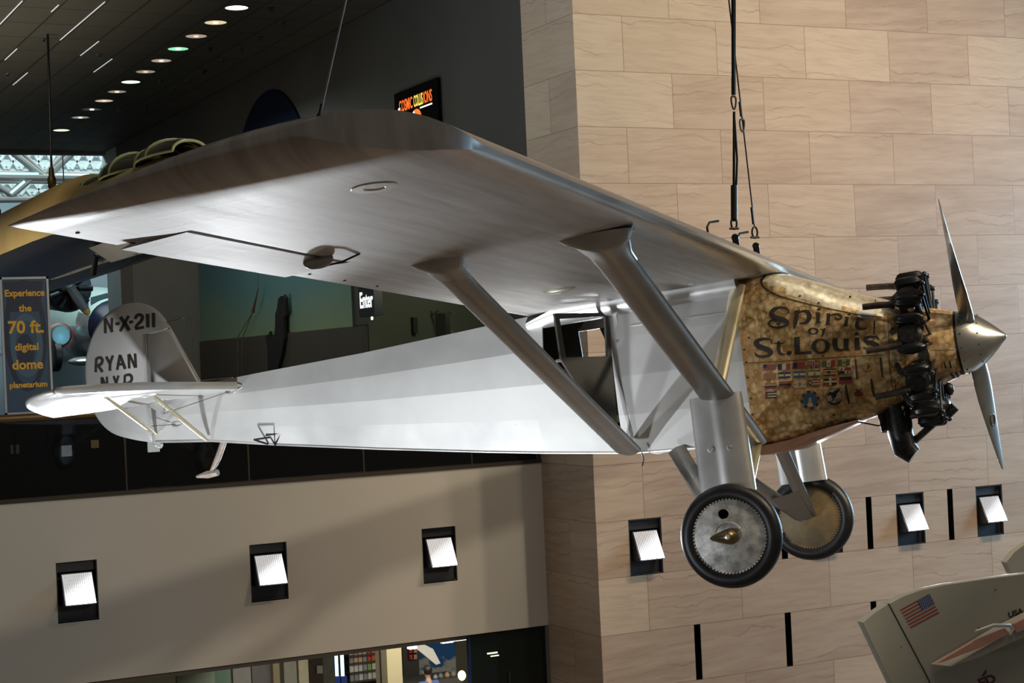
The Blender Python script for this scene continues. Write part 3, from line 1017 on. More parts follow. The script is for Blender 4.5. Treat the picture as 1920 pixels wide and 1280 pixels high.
# --- nine-cylinder radial
XE, ZE = .96, -.735
mb = MB()
mb.lathe([(-.12, .25), (-.1, .33), (.05, .345), (.12, .30), (.14, .22)], (XE, 0, ZE), (1, 0, 0), 27)
mb.build('crankcase', M_ENG, plane, 30)
first = None


def cylinder_parts():
    """built along +Z from the crank axis, front of the engine is +X"""
    mb = MB()
    prof = [(.29, .075), (.31, .075)]
    r = .31
    while r < .455:
        prof += [(r, .066), (r + .004, .085), (r + .009, .085), (r + .012, .066)]; r += .0135
    prof += [(.46, .088), (.47, .094), (.535, .094), (.545, .085), (.565, .07)]
    mb.lathe(prof, (0, 0, 0), (0, 0, 1), 20)
    mb.lathe([(0, .03), (.01, .035), (.03, .03)], (.05, .0, .50), (1, 0, 0), 10)   # spark plug boss
    cyl = mb.build('engine_cylinder', M_ENG, plane, 40)
    for s in (-1, 1):
        mb = MB()
        R = Matrix.Rotation(.32 * s, 3, 'X')
        # long oval rocker housing with a lid
        for z, k in (((.555), 1.0),):
            ring = []
            def oval(w, l, zz): return [R @ Vector((.01 + l * math.cos(a) * (1 if abs(math.cos(a)) > .0 else 1), s * .065 + w * math.sin(a), zz)) for a in [2 * math.pi * j / 20 for j in range(20)]]
            mb.rings([oval(.028, .075, .505), oval(.036, .098, .53), oval(.040, .106, .55), oval(.040, .106, .575), oval(.044, .112, .577), oval(.044, .112, .584), oval(.038, .104, .588), oval(.028, .09, .610), oval(.012, .07, .618)])
        mb.build('rocker_box', mat('enamel_black', (0.010, 0.010, 0.012), 0.2, 0.28), cyl, 40)
        mb = MB(); mb.tube([(.125, s * .035, .28), (.120, s * .075, .57)], .011, 8); mb.blob((.12, s * .078, .575), (.024, .024, .024), 10, 6)
        mb.build('pushrod_tube', M_ENG, cyl, 40)
    mb = MB(); mb.tube([(-.06, -.06, .525), (-.12, -.07, .52), (-.18, -.075, .53), (-.34, -.08, .545)], [.026, .026, .025, .025], 12, caps=(True, False))
    mb.tube([(-.339, -.08, .545), (-.30, -.079, .542)], .019, 10)
    mb.build('exhaust_stub', M_PIPE, cyl, 40)
    mb = MB(); mb.tube([(-.06, .06, .52), (-.12, .07, .47), (-.15, .08, .38), (-.13, .07, .26)], .026, 10)
    mb.build('intake_pipe', M_ENG, cyl, 40)
    mb = MB(); mb.blob((.02, -.10, .475), (.03, .03, .03), 10, 6); mb.blob((-.02, .10, .47), (.022, .022, .022), 8, 6)
    mb.build('spark_plug', mat('plug_ceramic', (0.42, 0.30, 0.16), 0.3, 0.35), cyl, 40)
    return cyl


for k in range(9):
    phi = 2 * math.pi * k / 9
    X = Matrix.Translation((XE, 0, ZE)) @ Matrix.Rotation(phi, 4, 'X')
    if first is None:
        first = cylinder_parts(); first.matrix_local = X
        continue
    c = first.copy(); C.objects.link(c); c.parent = plane; c.matrix_local = X
    for ch in list(first.children):
        d = ch.copy(); C.objects.link(d); d.parent = c
# carburettor intake and oil sump at the bottom
mb = MB()
mb.tube([(.70, -.05, -1.06), (.72, -.09, -1.22), (.72, -.11, -1.38), (.74, -.11, -1.50), (.80, -.11, -1.56)], [.10, .105, .10, .095, .07], 16)
mb.tube([(.60, -.05, -1.16), (.62, -.08, -1.34)], .05, 10)
mb.tube([(.78, -.10, -1.47), (.98, -.06, -1.33)], .028, 8)
mb.build('carburettor_intake', M_ENG, plane, 40)
mb = MB(); mb.blob((1.0, -.02, -1.20), (.13, .14, .10), 16, 10); mb.tube([(1.08, -.05, -1.28), (1.16, -.05, -1.22)], .04, 10); mb.blob((1.14, -.10, -1.08), (.04, .04, .05), 10, 8)
mb.build('oil_sump', M_ENG, plane, 40)
mb = MB(); mb.tube([(.40, -.12, -1.235), (.56, -.12, -1.29), (.60, -.12, -1.28), (.60, -.12, -1.20)], .006, 6); mb.build('breather_pipe', BLACKMETAL, plane)

# --- undercarriage
HX, HY, HZ = -.40, 1.46, -1.975
for s in (-1, 1):
    w = empty('main_wheel', (HX, s * HY, HZ), parent=plane)
    o = Vector((0, 0, 0))
    mb = MB()
    prof = []
    for k in range(25):
        a = -math.pi * .80 + 2 * math.pi * .80 * k / 24
        prof.append((.066 * math.sin(a) * 1.0, .315 + .066 * math.cos(a)))
    mb.lathe([(x, r) for x, r in prof], o, (0, 1, 0), 64, caps=(False, False))
    mb.build('tire', M_RUBBER, w, 50)
    mb = MB()
    mb.lathe([(-.040, .282), (-.046, .262), (-.066, .12), (-.074, .06), (-.074, .001)], o, (0, 1, 0), 64, caps=(False, False))
    mb.lathe([(.040, .282), (.046, .262), (.066, .12), (.074, .06), (.074, .001)], o, (0, 1, 0), 64, caps=(False, False))
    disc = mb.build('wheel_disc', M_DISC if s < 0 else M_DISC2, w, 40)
    # laced edge
    mb = MB()
    for k in range(66):
        a = 2 * math.pi * k / 66
        for yy in (-.046, .046):
            mb.blob((.272 * math.cos(a), yy, .272 * math.sin(a)), (.011, .009, .011), 6, 4)
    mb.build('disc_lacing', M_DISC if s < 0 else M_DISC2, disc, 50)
    mb = MB(); mb.lathe([(0, .036), (.006, .036)], (-.02, s * .058, .165), (0, s, 0), 24); mb.build('valve_hole', mat('hole_black', (.001, .001, .001), 0, .9, spec=0), disc)
    mb = MB(); mb.lathe([(0, .044), (.008, .046), (.012, .040)], (-.02, s * .050, .165), (0, s, 0), 28, caps=(False, False)); mb.build('hole_rim', M_DISC, disc)
    mb = MB()
    mb.rings([[Vector((0.01 + xx, s * (.066 + hh * .9), zz)) for xx, zz in [(l * (math.cos(a) if math.cos(a) > 0 else math.cos(a) * (1.0 + tail)), l * math.sin(a) * (1 - .45 * max(-math.cos(a), 0))) for a in [2 * math.pi * j / 24 for j in range(24)]]]
              for hh, l, tail in ((0, .062, 1.5), (.03, .058, 1.2), (.065, .048, .8), (.09, .03, .5), (.10, .012, .2))])
    cap = mb.build('axle_cap', M_BRASS, w, 40)
    mb = MB(); mb.lathe([(0, .02), (.006, .02), (.009, .012)], (.012, s * .158, .0), (0, s, 0), 14); mb.build('axle_nut', M_ALU, cap)
    if s < 0:
        # upper edge of the axle bulge
        mb = MB(); mb.tube([(.10 * math.cos(a) - .005, -.074, .02 + .085 * math.sin(a)) for a in [math.pi * (.1 + .8 * j / 12) for j in range(13)]], .009, 6)
        mb.build('disc_lip', M_DISC, disc)

    # shock absorber fairing between wheel and front strut
    mb = MB(); rg = []
    yt, yb = 1.315 * s, 1.36 * s
    for z, yy, cx, ch, th in ((-.93, yt, -.41, .40, .16), (-.97, yt, -.41, .405, .17), (-1.3, (yt + yb) / 2, -.405, .415, .175), (-1.66, yb, -.40, .425, .17)):
        ring = []
        for k in range(28):
            a = 2 * math.pi * k / 28
            c_, s2 = math.cos(a), math.sin(a)
            xx = cx + ch * .5 * c_
            wd = 1.0 if c_ > 0 else max(1 + c_ * .93, .05)
            ring.append((xx, yy + th * .5 * math.copysign(abs(s2) ** .8, s2) * wd, z))
        rg.append(ring)
    mb.rings(rg)
    fr = mb.build('shock_strut_fairing', M_ALU, plane, 40)
    for (x, z) in ((-.475, -1.33), (-.335, -1.335)):
        mb = MB(); mb.lathe([(0, .024), (.004, .022), (.005, .012), (-.001, .010)], (x, s * 1.42, z), (0, s, 0), 16)
        mb.build('fairing_screw', M_ALUD, fr)
    # brace from the top longeron to the shock strut, and the two axle tubes
    strut('brace_strut', (-.325, s * .44, -.05), (-.44, s * 1.26, -.98), .125, .06, M_GOLDSTRUT)
    strut('axle_strut', (-.37, s * .41, -1.30), (HX + .02, s * 1.35, HZ + .02), .12, .055, M_GOLDSTRUT if s < 0 else M_STRUT)
    strut('axle_strut', (-1.02, s * .39, -1.27), (HX - .05, s * 1.33, HZ + .01), .15, .06, M_STRUT)
    # gusset where the tubes meet
    mb = MB()
    mb.rings([[(-.37, s * 1.0 + dy, -1.70 + dz) for dy, dz in ()] or [(x, s * (y + dy), z) for x, y, z in ((-.38, 1.0, -1.73), (-.36, 1.32, -1.97), (-.47, 1.32, -2.0), (-.63, 1.0, -1.77))] for dy in (-.02, .02)])
    mb.build('axle_gusset', M_STRUT, plane, 20)

# --- paint and writing on the cowling: traced on the sheet metal itself
dg = bpy.context.evaluated_depsgraph_get(); dg.update()


def bvh_of(obs):
    vs, fs = [], []
    for o in obs:
        b = len(vs)
        vs += [v.co.copy() for v in o.data.vertices]
        fs += [[b + i for i in p.vertices] for p in o.data.polygons]
    return BVHTree.FromPolygons(vs, fs)


BV = bvh_of([cowl, wing, nose])
BVR = bvh_of([rud, fin])
BVS = bvh_of([fz])


def hit(px, off=.003, bv=None):
    d = ray_ac(px)
    loc, n, i, t = (bv or BV).ray_cast(EYE, d)
    if loc is None: return None
    if n.dot(d) > 0: n = -n
    return loc + n * off


def ribbon(mb, pts, smooth=4, off=.003, bv=None, mi=0, close_ends=True):
    """painted brush stroke: pts (x, y, width) in picture pixels, laid onto the sheet"""
    P_ = catmull(pts, smooth) if len(pts) > 2 and smooth > 1 else [Vector(p) for p in pts]
    if len(P_) == 2:
        P_ = [P_[0] + (P_[1] - P_[0]) * k / 6 for k in range(7)]
    L, Rr = [], []
    for i, p in enumerate(P_):
        t = (P_[min(i + 1, len(P_) - 1)] - P_[max(i - 1, 0)])
        t = Vector((t.x, t.y)).normalized() if (t.x or t.y) else Vector((1, 0))
        nrm = Vector((-t.y, t.x))
        c = Vector((p.x, p.y)); h = max(p.z, .4) / 2
        row = [hit(c + nrm * h * k, off, bv) for k in (-1, 0, 1)]
        if any(x is None for x in row): row = None
        L.append(row)
    for a, b in zip(L, L[1:]):
        if a is None or b is None: continue
        mb.add(a + b, [(0, 1, 4, 3), (1, 2, 5, 4)], mi)


def crop(pts, ox, oy, s):
    return [(ox + p[0] / s, oy + p[1] / s, p[2] / s) for p in pts]


def disc(mb, cx, cy, rx, ry, off=.003, n=18, rings=3, mi=0, bv=None, r0=0.0, a0=0, a1=360, rot=0.0):
    g = []
    for i in range(rings + 1):
        k = r0 + (1 - r0) * i / rings
        row = []
        for j in range(n + 1):
            a = math.radians(a0 + (a1 - a0) * j / n)
            x, y = rx * k * math.cos(a), ry * k * math.sin(a)
            row.append(hit((cx + x * math.cos(rot) - y * math.sin(rot), cy + x * math.sin(rot) + y * math.cos(rot)), off, bv))
        g.append(row)
    for i in range(rings):
        for j in range(n):
            q = [g[i][j], g[i][j + 1], g[i + 1][j + 1], g[i + 1][j]]
            if all(x is not None for x in q): mb.add(q, [(0, 1, 2, 3)], mi)


K = lambda pts: crop(pts, 1400, 500, 6.4)
GLY = {
    'S': [[(505, 558, 14), (497, 515, 16), (455, 492, 22), (390, 490, 30), (330, 510, 46), (302, 552, 56), (318, 592, 60), (380, 622, 64), (455, 645, 62), (486, 674, 52), (470, 702, 36), (410, 722, 26), (340, 726, 22), (285, 708, 22), (268, 680, 20), (285, 650, 20), (330, 638, 20), (380, 648, 20), (402, 668, 18), (385, 688, 16), (355, 682, 12)]],
    'p': [[(605, 530, 50), (595, 600, 50), (583, 680, 46), (563, 748, 6)], [(572, 530, 10), (640, 525, 12)], [(620, 552, 16), (680, 530, 26), (735, 547, 46), (752, 592, 56), (738, 642, 48), (695, 674, 30), (630, 676, 14)]],
    'i1': [[(858, 553, 44), (856, 620, 42), (856, 674, 44)], [(828, 555, 12), (880, 552, 12)], [(826, 672, 12), (892, 671, 12)]],
    'r': [[(985, 562, 40), (980, 630, 40), (972, 694, 42)], [(942, 690, 12), (1002, 692, 12)], [(958, 566, 10), (1000, 562, 10)], [(1000, 585, 12), (1050, 570, 22), (1105, 575, 30), (1135, 598, 30), (1125, 622, 24), (1085, 628, 18), (1060, 615, 12), (1078, 600, 10)]],
    'i2': [[(1207, 603, 38), (1197, 660, 38), (1187, 709, 40)], [(1176, 604, 9), (1232, 606, 9)], [(1155, 704, 10), (1216, 712, 10)]],
    't': [[(1342, 600, 14), (1331, 650, 38), (1322, 706, 46), (1345, 738, 36), (1400, 744, 22), (1445, 730, 10)], [(1288, 622, 10), (1330, 620, 14), (1402, 640, 10)]],
    'f': [[(942, 738, 10), (925, 760, 28), (918, 800, 28), (900, 840, 8)], [(878, 752, 10), (942, 750, 10)]],
    'S2': [[(302, 928, 12), (295, 885, 18), (255, 866, 24), (190, 868, 36), (128, 890, 54), (114, 922, 58), (152, 957, 62), (225, 985, 64), (283, 1013, 58), (290, 1042, 46), (250, 1068, 34), (180, 1078, 30), (120, 1062, 26), (97, 1028, 14)]],
    't2': [[(385, 885, 14), (382, 940, 42), (385, 1005, 48), (410, 1046, 36), (468, 1050, 10)], [(322, 915, 10), (385, 918, 16), (448, 912, 12)]],
    'L': [[(602, 846, 62), (606, 940, 62), (610, 1048, 64)], [(580, 1042, 20), (640, 1036, 24), (710, 1032, 36), (778, 1028, 40)], [(570, 850, 14), (640, 848, 14)]],
    'u': [[(1060, 865, 60), (1062, 940, 58), (1082, 983, 46), (1130, 998, 28), (1185, 988, 18)], [(1195, 862, 58), (1195, 930, 58), (1196, 1002, 58)], [(1196, 1000, 12), (1242, 998, 10)], [(1028, 868, 12), (1090, 866, 12)], [(1160, 866, 12), (1224, 864, 12)]],
    'i3': [[(1322, 850, 60), (1326, 930, 60), (1330, 1000, 62)]],
    's': [[(1585, 884, 12), (1570, 850, 20), (1520, 838, 24), (1455, 846, 36), (1422, 868, 46), (1440, 898, 50), (1510, 918, 54), (1563, 938, 50), (1568, 964, 40), (1520, 985, 28), (1450, 985, 24), (1400, 966, 12)]],
}
def ring_o(mb, cx, cy, rx, ry, tx, ty, N=28):
    outer = [hit((1400 + (cx + rx * math.cos(a)) / 6.4, 500 + (cy + ry * math.sin(a)) / 6.4)) for a in [2 * math.pi * k / N for k in range(N)]]
    inner_ = [hit((1400 + (cx + (rx - tx) * math.cos(a)) / 6.4, 500 + (cy + (ry - ty) * math.sin(a)) / 6.4)) for a in [2 * math.pi * k / N for k in range(N)]]
    for k in range(N):
        q = [outer[k], outer[(k + 1) % N], inner_[(k + 1) % N], inner_[k]]
        if None not in q: mb.add(q, [(0, 1, 2, 3)])


# one mesh per painted letter
DOTS = {'i1': (870, 508, 24, 14), 'i2': (1230, 570, 22, 13), 'i3': (1320, 803, 26, 18)}
for k, st in GLY.items():
    mb = MB()
    for s in st: ribbon(mb, K(s), 4)
    if k in DOTS:
        cx, cy, rx, ry = DOTS[k]; disc(mb, 1400 + cx / 6.4, 500 + cy / 6.4, rx / 6.4, ry / 6.4)
    mb.build('painted_letter', M_LETTER, plane, 0, fix=False)
for a in ((800, 772, 66, 40, 30, 12), (888, 952, 112, 90, 56, 18)):
    mb = MB(); ring_o(mb, *a); mb.build('painted_letter', M_LETTER, plane, 0, fix=False)
mb = MB(); disc(mb, 1400 + 512 / 6.4, 500 + 1033 / 6.4, 30 / 6.4, 26 / 6.4); mb.build('painted_full_stop', M_LETTER, plane, 0, fix=False)

# panel gaps, black seal, louvres, fasteners
mb = MB()
ribbon(mb, K([(500, 85, 8), (400, 72, 10), (260, 92, 16), (190, 145, 24), (180, 195, 26), (215, 250, 20), (300, 312, 16), (450, 370, 14), (650, 425, 12), (880, 480, 9), (1100, 525, 8), (1350, 577, 8), (1620, 604, 7)]), 5, .004)
seal = mb.build('cowl_seal', BLACK, plane, 0, fix=False)
G = lambda pts: crop(pts, 1400, 650, 6.4)
def gap(name, pts, sm):
    mb = MB(); ribbon(mb, pts, sm, .0035); mb.build(name, M_LINE, plane, 0, fix=False)


gap('panel_gap', K([(0, 1155, 7), (500, 1128, 8), (1000, 1090, 8), (1650, 1056, 8)]), 6)
gap('panel_gap', [(1664.5, 592, .9), (1666, 640, .9), (1668, 690, .9), (1676, 740, .9)], 5)
gap('panel_gap', [(1745, 656, .8), (1770, 656, .8), (1795, 655, .8)], 3)
gap('panel_gap', K([(1550, 395, 10), (1530, 485, 10)]), 1)
gap('panel_gap', K([(1535, 650, 20), (1525, 810, 18)]), 1)
gap('panel_gap', G([(1770, 380, 9), (1790, 520, 9), (1800, 600, 9)]), 4)
for a in ([(1305, 150, 14), (1315, 280, 16), (1328, 392, 24)], [(1605, 130, 22), (1618, 270, 24), (1630, 362, 14)], [(1492, 385, 22), (1510, 500, 32), (1530, 600, 18)], [(1190, 455, 20), (1205, 570, 28), (1232, 680, 24)], [(1190, 880, 30), (1240, 938, 16)]):
    gap('cowl_louvre', G(a), 4)
for a in ([(1770, 678, 3), (1773, 690, 3)], [(1780, 676, 3), (1783, 690, 3)], [(1783, 700, 5), (1789, 708, 5)], [(1792, 698, 5), (1797, 706, 5)], [(1800, 695, 4), (1805, 703, 4)]):
    gap('cowl_louvre', a, 1)
for x, y in ((1395.5, 655.5), (1399, 679), (1402, 708), (1408, 747), (1411, 777), (1404, 633), (1535, 568), (1543, 667), (1658, 656), (1563, 777), (1674, 736), (1594, 557), (1500, 555)):
    mb = MB(); disc(mb, x, y, 2.0, 1.8, .005, 10, 1)
    mb.build('cowl_fastener', BLACKMETAL, plane, 0, fix=False)
mb = MB()
ribbon(mb, [(1610, 583, 22), (1625, 586, 24), (1637, 590, 22)], 3, .0025)
mb.build('rubbed_patch', M_ALUD, plane, 0, fix=False)

# flags
FC = {'r': (0.20, 0.030, 0.022), 'b': (0.012, 0.016, 0.045), 'w': (0.40, 0.34, 0.22), 'g': (0.045, 0.09, 0.045), 'k': (0.015, 0.014, 0.013), 'y': (0.36, 0.22, 0.05),
      'o': (0.30, 0.13, 0.035), 'l': (0.028, 0.075, 0.14), 't': (0.30, 0.23, 0.12), 'p': (0.27, 0.12, 0.08)}
FM = {k: mat('flag_paint_' + n_, FC[k], 0.15, 0.45) for k, n_ in zip('rbwgkyoltp', ('red', 'navy', 'cream', 'green', 'black', 'yellow', 'orange', 'blue', 'tan', 'faded'))}


def fl(name, quad, shapes):
    """quad: corner pixels (crop coordinates); shapes: (x0,x1,y0,y1,colour) in 0..1 or ('tri',colour)"""
    q = [Vector((1400 + a / 6.4, 650 + b / 6.4)) for a, b in quad]
    def P_(s, t_): return (q[0] * (1 - s) + q[1] * s) * (1 - t_) + (q[3] * (1 - s) + q[2] * s) * t_
    cols = []
    mb = MB(); lvl = 0
    for sh_ in shapes:
        c = sh_[-1]
        if c not in cols: cols.append(c)
        mi = cols.index(c); off = .003 + .0006 * lvl; lvl += 1
        if sh_[0] == 'tri': pts = [(0, 0), (.42, .5), (0, 1)]
        elif sh_[0] == 'poly': pts = sh_[1]
        elif sh_[0] == 'dot':
            cx, cy, r = sh_[1:4]
            pts = [(cx + r * .55 * math.cos(a), cy + r * math.sin(a)) for a in [2 * math.pi * k / 10 for k in range(10)]]
        else:
            x0, x1, y0, y1 = sh_[:4]
            n = max(1, int((x1 - x0) * 4 + .5))
            for k in range(n):
                xa, xb = x0 + (x1 - x0) * k / n, x0 + (x1 - x0) * (k + 1) / n
                h_ = [hit(P_(*p), off) for p in ((xa, y0), (xb, y0), (xb, y1), (xa, y1))]
                if None not in h_: mb.add(h_, [(0, 1, 2, 3)], mi)
            continue
        h_ = [hit(P_(*p), off) for p in pts]
        if None not in h_: mb.add(h_, [tuple(range(len(h_)))], mi)
    o = mb.build('painted_flag', [FM[c] for c in cols], plane, 0, fix=False)
    o['label'] = name
    return o


def qd(x0, x1, y0, y1, skew=-6): return [(x0, y0 - skew * .5 + 0), (x1, y0 + skew * .5), (x1, y1 + skew * .5), (x0, y1 - skew * .5)]


def hs(cols): return [(0, 1, i / len(cols), (i + 1) / len(cols), c) for i, c in enumerate(cols)]
def vs_(cols): return [(i / len(cols), (i + 1) / len(cols), 0, 1, c) for i, c in enumerate(cols)]


fl('faded striped flag with dark canton, first of the top row', qd(200, 348, 212, 284), hs('prprprp') + [(0, .30, 0, .5, 'b')])
fl('navy, cream and red flag in vertical bands, second of the top row', qd(376, 522, 203, 276), vs_('bwr'))
fl('black and red flag, third of the top row', qd(556, 700, 187, 258), [(0, .34, 0, 1, 'b'), (.34, 1, 0, 1, 'r')])
fl('red and white crossed flag on navy', qd(728, 882, 174, 248),
   [(0, 1, 0, 1, 'b'), ('poly', [(0, 0), (.12, 0), (1, .86), (1, 1), (.88, 1), (0, .14)], 'w'), ('poly', [(1, 0), (1, .14), (.12, 1), (0, 1), (0, .86), (.88, 0)], 'w'),
    ('poly', [(0, 0), (.06, 0), (1, .93), (1, 1), (.94, 1), (0, .07)], 'r'), ('poly', [(1, 0), (1, .07), (.06, 1), (0, 1), (0, .93), (.94, 0)], 'r'),
    (.40, .60, 0, 1, 'w'), (0, 1, .34, .66, 'w'), (.45, .55, 0, 1, 'r'), (0, 1, .42, .58, 'r')])
fl('green, cream and red flag with small emblem', qd(912, 1060, 163, 238), vs_('gwr') + [('dot', .5, .5, .2, 'o')])
fl('dark green flag with pale centre band', qd(1095, 1240, 150, 224), vs_('gtg') + [('dot', .5, .5, .18, 'g')])
fl('faded orange flag in the second row', qd(205, 350, 318, 390), [(0, 1, 0, 1, 'o'), (.03, .97, .06, .94, 'p'), ('dot', .5, .5, .3, 'o')])
fl('black and cream banded flag in the second row', qd(385, 525, 304, 378), hs('bwb') + [('dot', .5, .5, .12, 'k')])
fl('blue and cream banded flag in the second row', qd(562, 705, 291, 368), hs('lwl') + [('dot', .5, .5, .12, 'l')])
fl('green and cream banded flag in the second row', qd(740, 884, 280, 360), [(0, 1, 0, .22, 'g'), (0, 1, .22, .78, 'w'), (0, 1, .78, 1, 'g'), ('dot', .55, .55, .18, 'o')])
fl('navy and orange banded flag in the second row', qd(918, 1075, 262, 346), [(0, 1, 0, .18, 'b'), (0, 1, .18, .28, 'w'), (0, 1, .28, .72, 'o'), (0, 1, .72, .82, 'w'), (0, 1, .82, 1, 'b'), ('dot', .45, .5, .2, 'k')])
fl('quartered cream, red and black flag', qd(1105, 1250, 247, 326), [(0, .5, 0, .5, 'w'), (.5, 1, 0, .5, 'r'), (0, .5, .5, 1, 'k'), (.5, 1, .5, 1, 'w'), ('dot', .25, .25, .13, 'k'), ('dot', .75, .75, .16, 'r')])
fl('brown, white and red banded flag', qd(218, 358, 430, 505), [(0, 1, 0, .36, 'o'), (0, 1, .36, .48, 'w'), (0, 1, .48, .74, 'b'), (0, 1, .74, 1, 'r')])
fl('black over dark red banded flag', qd(390, 535, 416, 490), hs('kkr') + [(0, 1, 0, .3, 'r'), (0, 1, .25, .3, 'y')])
fl('cream flag with a golden crest', qd(568, 712, 407, 492), [(0, 1, 0, 1, 'w'), ('dot', .5, .45, .26, 'y'), ('dot', .14, .5, .08, 'k'), ('dot', .86, .5, .08, 'k'), ('poly', [(.40, .15), (.45, .4), (.5, .1), (.55, .4), (.62, .15), (.6, .7), (.4, .7)], 'o')])
fl('red and cream striped flag with blue triangle', qd(745, 890, 391, 468), hs('rwrwr') + [('tri', 'l'), ('dot', .13, .5, .15, 'w')])
fl('black and red flag with cream cross', qd(926, 1085, 378, 458), [(0, .45, 0, .5, 'k'), (.45, 1, 0, .5, 'r'), (0, .45, .5, 1, 'r'), (.45, 1, .5, 1, 'k'), (.40, .58, 0, 1, 'w'), (0, 1, .38, .62, 'w')])
fl('navy over red flag', qd(1113, 1262, 357, 440), hs('br'))
fl('striped flag with red triangle alone in the bottom row', qd(222, 360, 538, 618), hs('kwkwk') + [('tri', 'r')])

# round emblems, apple and flame
mb = MB(); cx, cy = 1400 + 762 / 6.4, 650 + 637 / 6.4
for k in range(16): disc(mb, cx, cy, 17.6, 17.6, .003, 3, 1, k % 2, None, .78, k * 22.5, k * 22.5 + 22.5)
disc(mb, cx, cy, 13.9, 13.9, .0032, 24, 3, 2)
disc(mb, cx, cy - 3, 5.2, 5.0, .004, 12, 1, 3); disc(mb, cx, cy + 3, 3.2, 8.5, .0041, 12, 1, 4); disc(mb, cx, cy + 9, 6.0, 4.0, .0042, 12, 1, 5)
o = mb.build('round_emblem', [FM['o'], FM['b'], FM['l'], FM['l'], FM['t'], FM['w']], plane, 0, fix=False); o['label'] = 'blue roundel with orange and black border'
mb = MB(); cx, cy = 1400 + 1050 / 6.4, 650 + 598 / 6.4
disc(mb, cx, cy, 15.8, 15.8, .003, 24, 3, 0); disc(mb, cx, cy, 14.6, 14.6, .0034, 24, 3, 1)
disc(mb, cx, cy + .5, 14.7, 14.7, .0037, 10, 2, 2, None, .74, 40, 140)
for st in ([(1552, 742, 2), (1556, 737, 5), (1562, 739, 7), (1568, 734, 6), (1574, 730, 3)], [(1560, 742, 4), (1563, 747, 3), (1559, 752, 2)], [(1567, 736, 4), (1566, 742, 4), (1562, 747, 2)], [(1572, 729, 2), (1576, 727, 1)]):
    ribbon(mb, st, 3, .004, mi=2)
for st in ([(1567.2, 747, 1.3), (1567.2, 753, 1.3)], [(1570.6, 746.6, 1.3), (1570.6, 752.6, 1.3)], [(1573.2, 747, 1.0), (1575.4, 746.3, 1.0), (1576.2, 749, 1.0), (1575.2, 752, 1.0), (1573.2, 752, 1.0), (1572.8, 749, 1.0), (1573.4, 747, 1.0)]):
    ribbon(mb, st, 2, .0042, mi=2)
o = mb.build('round_emblem', [FM['k'], FM['w'], FM['k']], plane, 0, fix=False); o['label'] = 'cream roundel with a dark animal and the number 110'
mb = MB(); disc(mb, 1400 + 1345 / 6.4, 650 + 565 / 6.4, 8.2, 5.2, .003, 18, 2, 0); ribbon(mb, [(1604, 729, 1), (1608, 732, 2), (1611, 734, 1.5)], 3, .0036, mi=1); ribbon(mb, [(1616, 728, 1), (1613, 731, 2), (1611, 734, 1.5)], 3, .0036, mi=1)
o = mb.build('painted_emblem', [FM['r'], FM['k']], plane, 0, fix=False); o['label'] = 'small red fruit-shaped emblem'
mb = MB(); disc(mb, 1627, 687, 9, 8, .0026, 18, 2, 1); ribbon(mb, [(1627, 683, 3), (1629.5, 686, 4.5), (1627, 690, 4), (1625.5, 692, 2)], 3, .0036, mi=0); ribbon(mb, [(1621, 695, 1.2), (1628, 695.6, 1.4), (1634, 694.6, 1.2)], 3, .0036, mi=0)
o = mb.build('painted_emblem', [FM['r'], FM['y']], plane, 0, fix=False); o['label'] = 'small red flame-like emblem on a yellow field'

# --- writing on the rudder (crop 100,570 scale 8)
Q8 = lambda pts: crop(pts, 100, 570, 8)
LETTERS = [
    [[(782, 438, 34), (778, 228, 34)], [(785, 215, 22), (885, 420, 34)], [(877, 420, 30), (880, 212, 30)]],
    [[(932, 300, 34), (996, 290, 34)]],
    [[(1008, 190, 40), (1075, 290, 46), (1140, 395, 42)], [(1132, 175, 34), (1068, 290, 36), (1005, 410, 34)]],
    [[(1140, 272, 34), (1196, 262, 34)]],
    [[(1232, 222, 34), (1245, 178, 36), (1300, 158, 38), (1338, 190, 40), (1320, 250, 40), (1262, 310, 36), (1232, 360, 32)], [(1228, 370, 30), (1362, 345, 34)]],
    [[(1415, 145, 44), (1420, 350, 42)], [(1503, 132, 42), (1506, 348, 40)]],
    [[(650, 812, 34), (640, 920, 32), (638, 1022, 32)], [(650, 815, 26), (710, 805, 32), (738, 850, 36), (712, 905, 34), (655, 925, 26)], [(672, 925, 30), (740, 1020, 32)]],
    [[(795, 790, 32), (845, 890, 32)], [(895, 775, 30), (855, 890, 34), (850, 1000, 34)]],
    [[(1000, 765, 30), (980, 880, 34), (960, 988, 32)], [(1003, 770, 32), (1045, 880, 36), (1080, 975, 36)], [(985, 905, 26), (1062, 905, 26)]],
    [[(1140, 965, 32), (1133, 755, 34)], [(1140, 750, 26), (1232, 955, 32)], [(1240, 955, 32), (1228, 745, 32)]],
    [[(735, 1300, 32), (728, 1100, 32)], [(735, 1102, 26), (810, 1290, 30)], [(815, 1290, 30), (805, 1092, 28)]],
    [[(905, 1082, 28), (945, 1190, 30)], [(980, 1075, 26), (945, 1190, 30), (930, 1300, 30)]],
    [[(1075, 1068, 30), (1065, 1290, 30)], [(1075, 1072, 26), (1150, 1062, 32), (1180, 1115, 34), (1150, 1175, 32), (1075, 1190, 24)]]]
LETTERS = [x for l in LETTERS for x in (([l[0]], [l[1]]) if l[0][0] == (1415, 145, 44) else (l,))]
for let in LETTERS:
    mb = MB()
    for st in let: ribbon(mb, [(a, b, c * 1.25) for a, b, c in Q8(st)], 3, .003, BVR)
    mb.build('registration_letter', M_LETTER, rud, 0, fix=False)


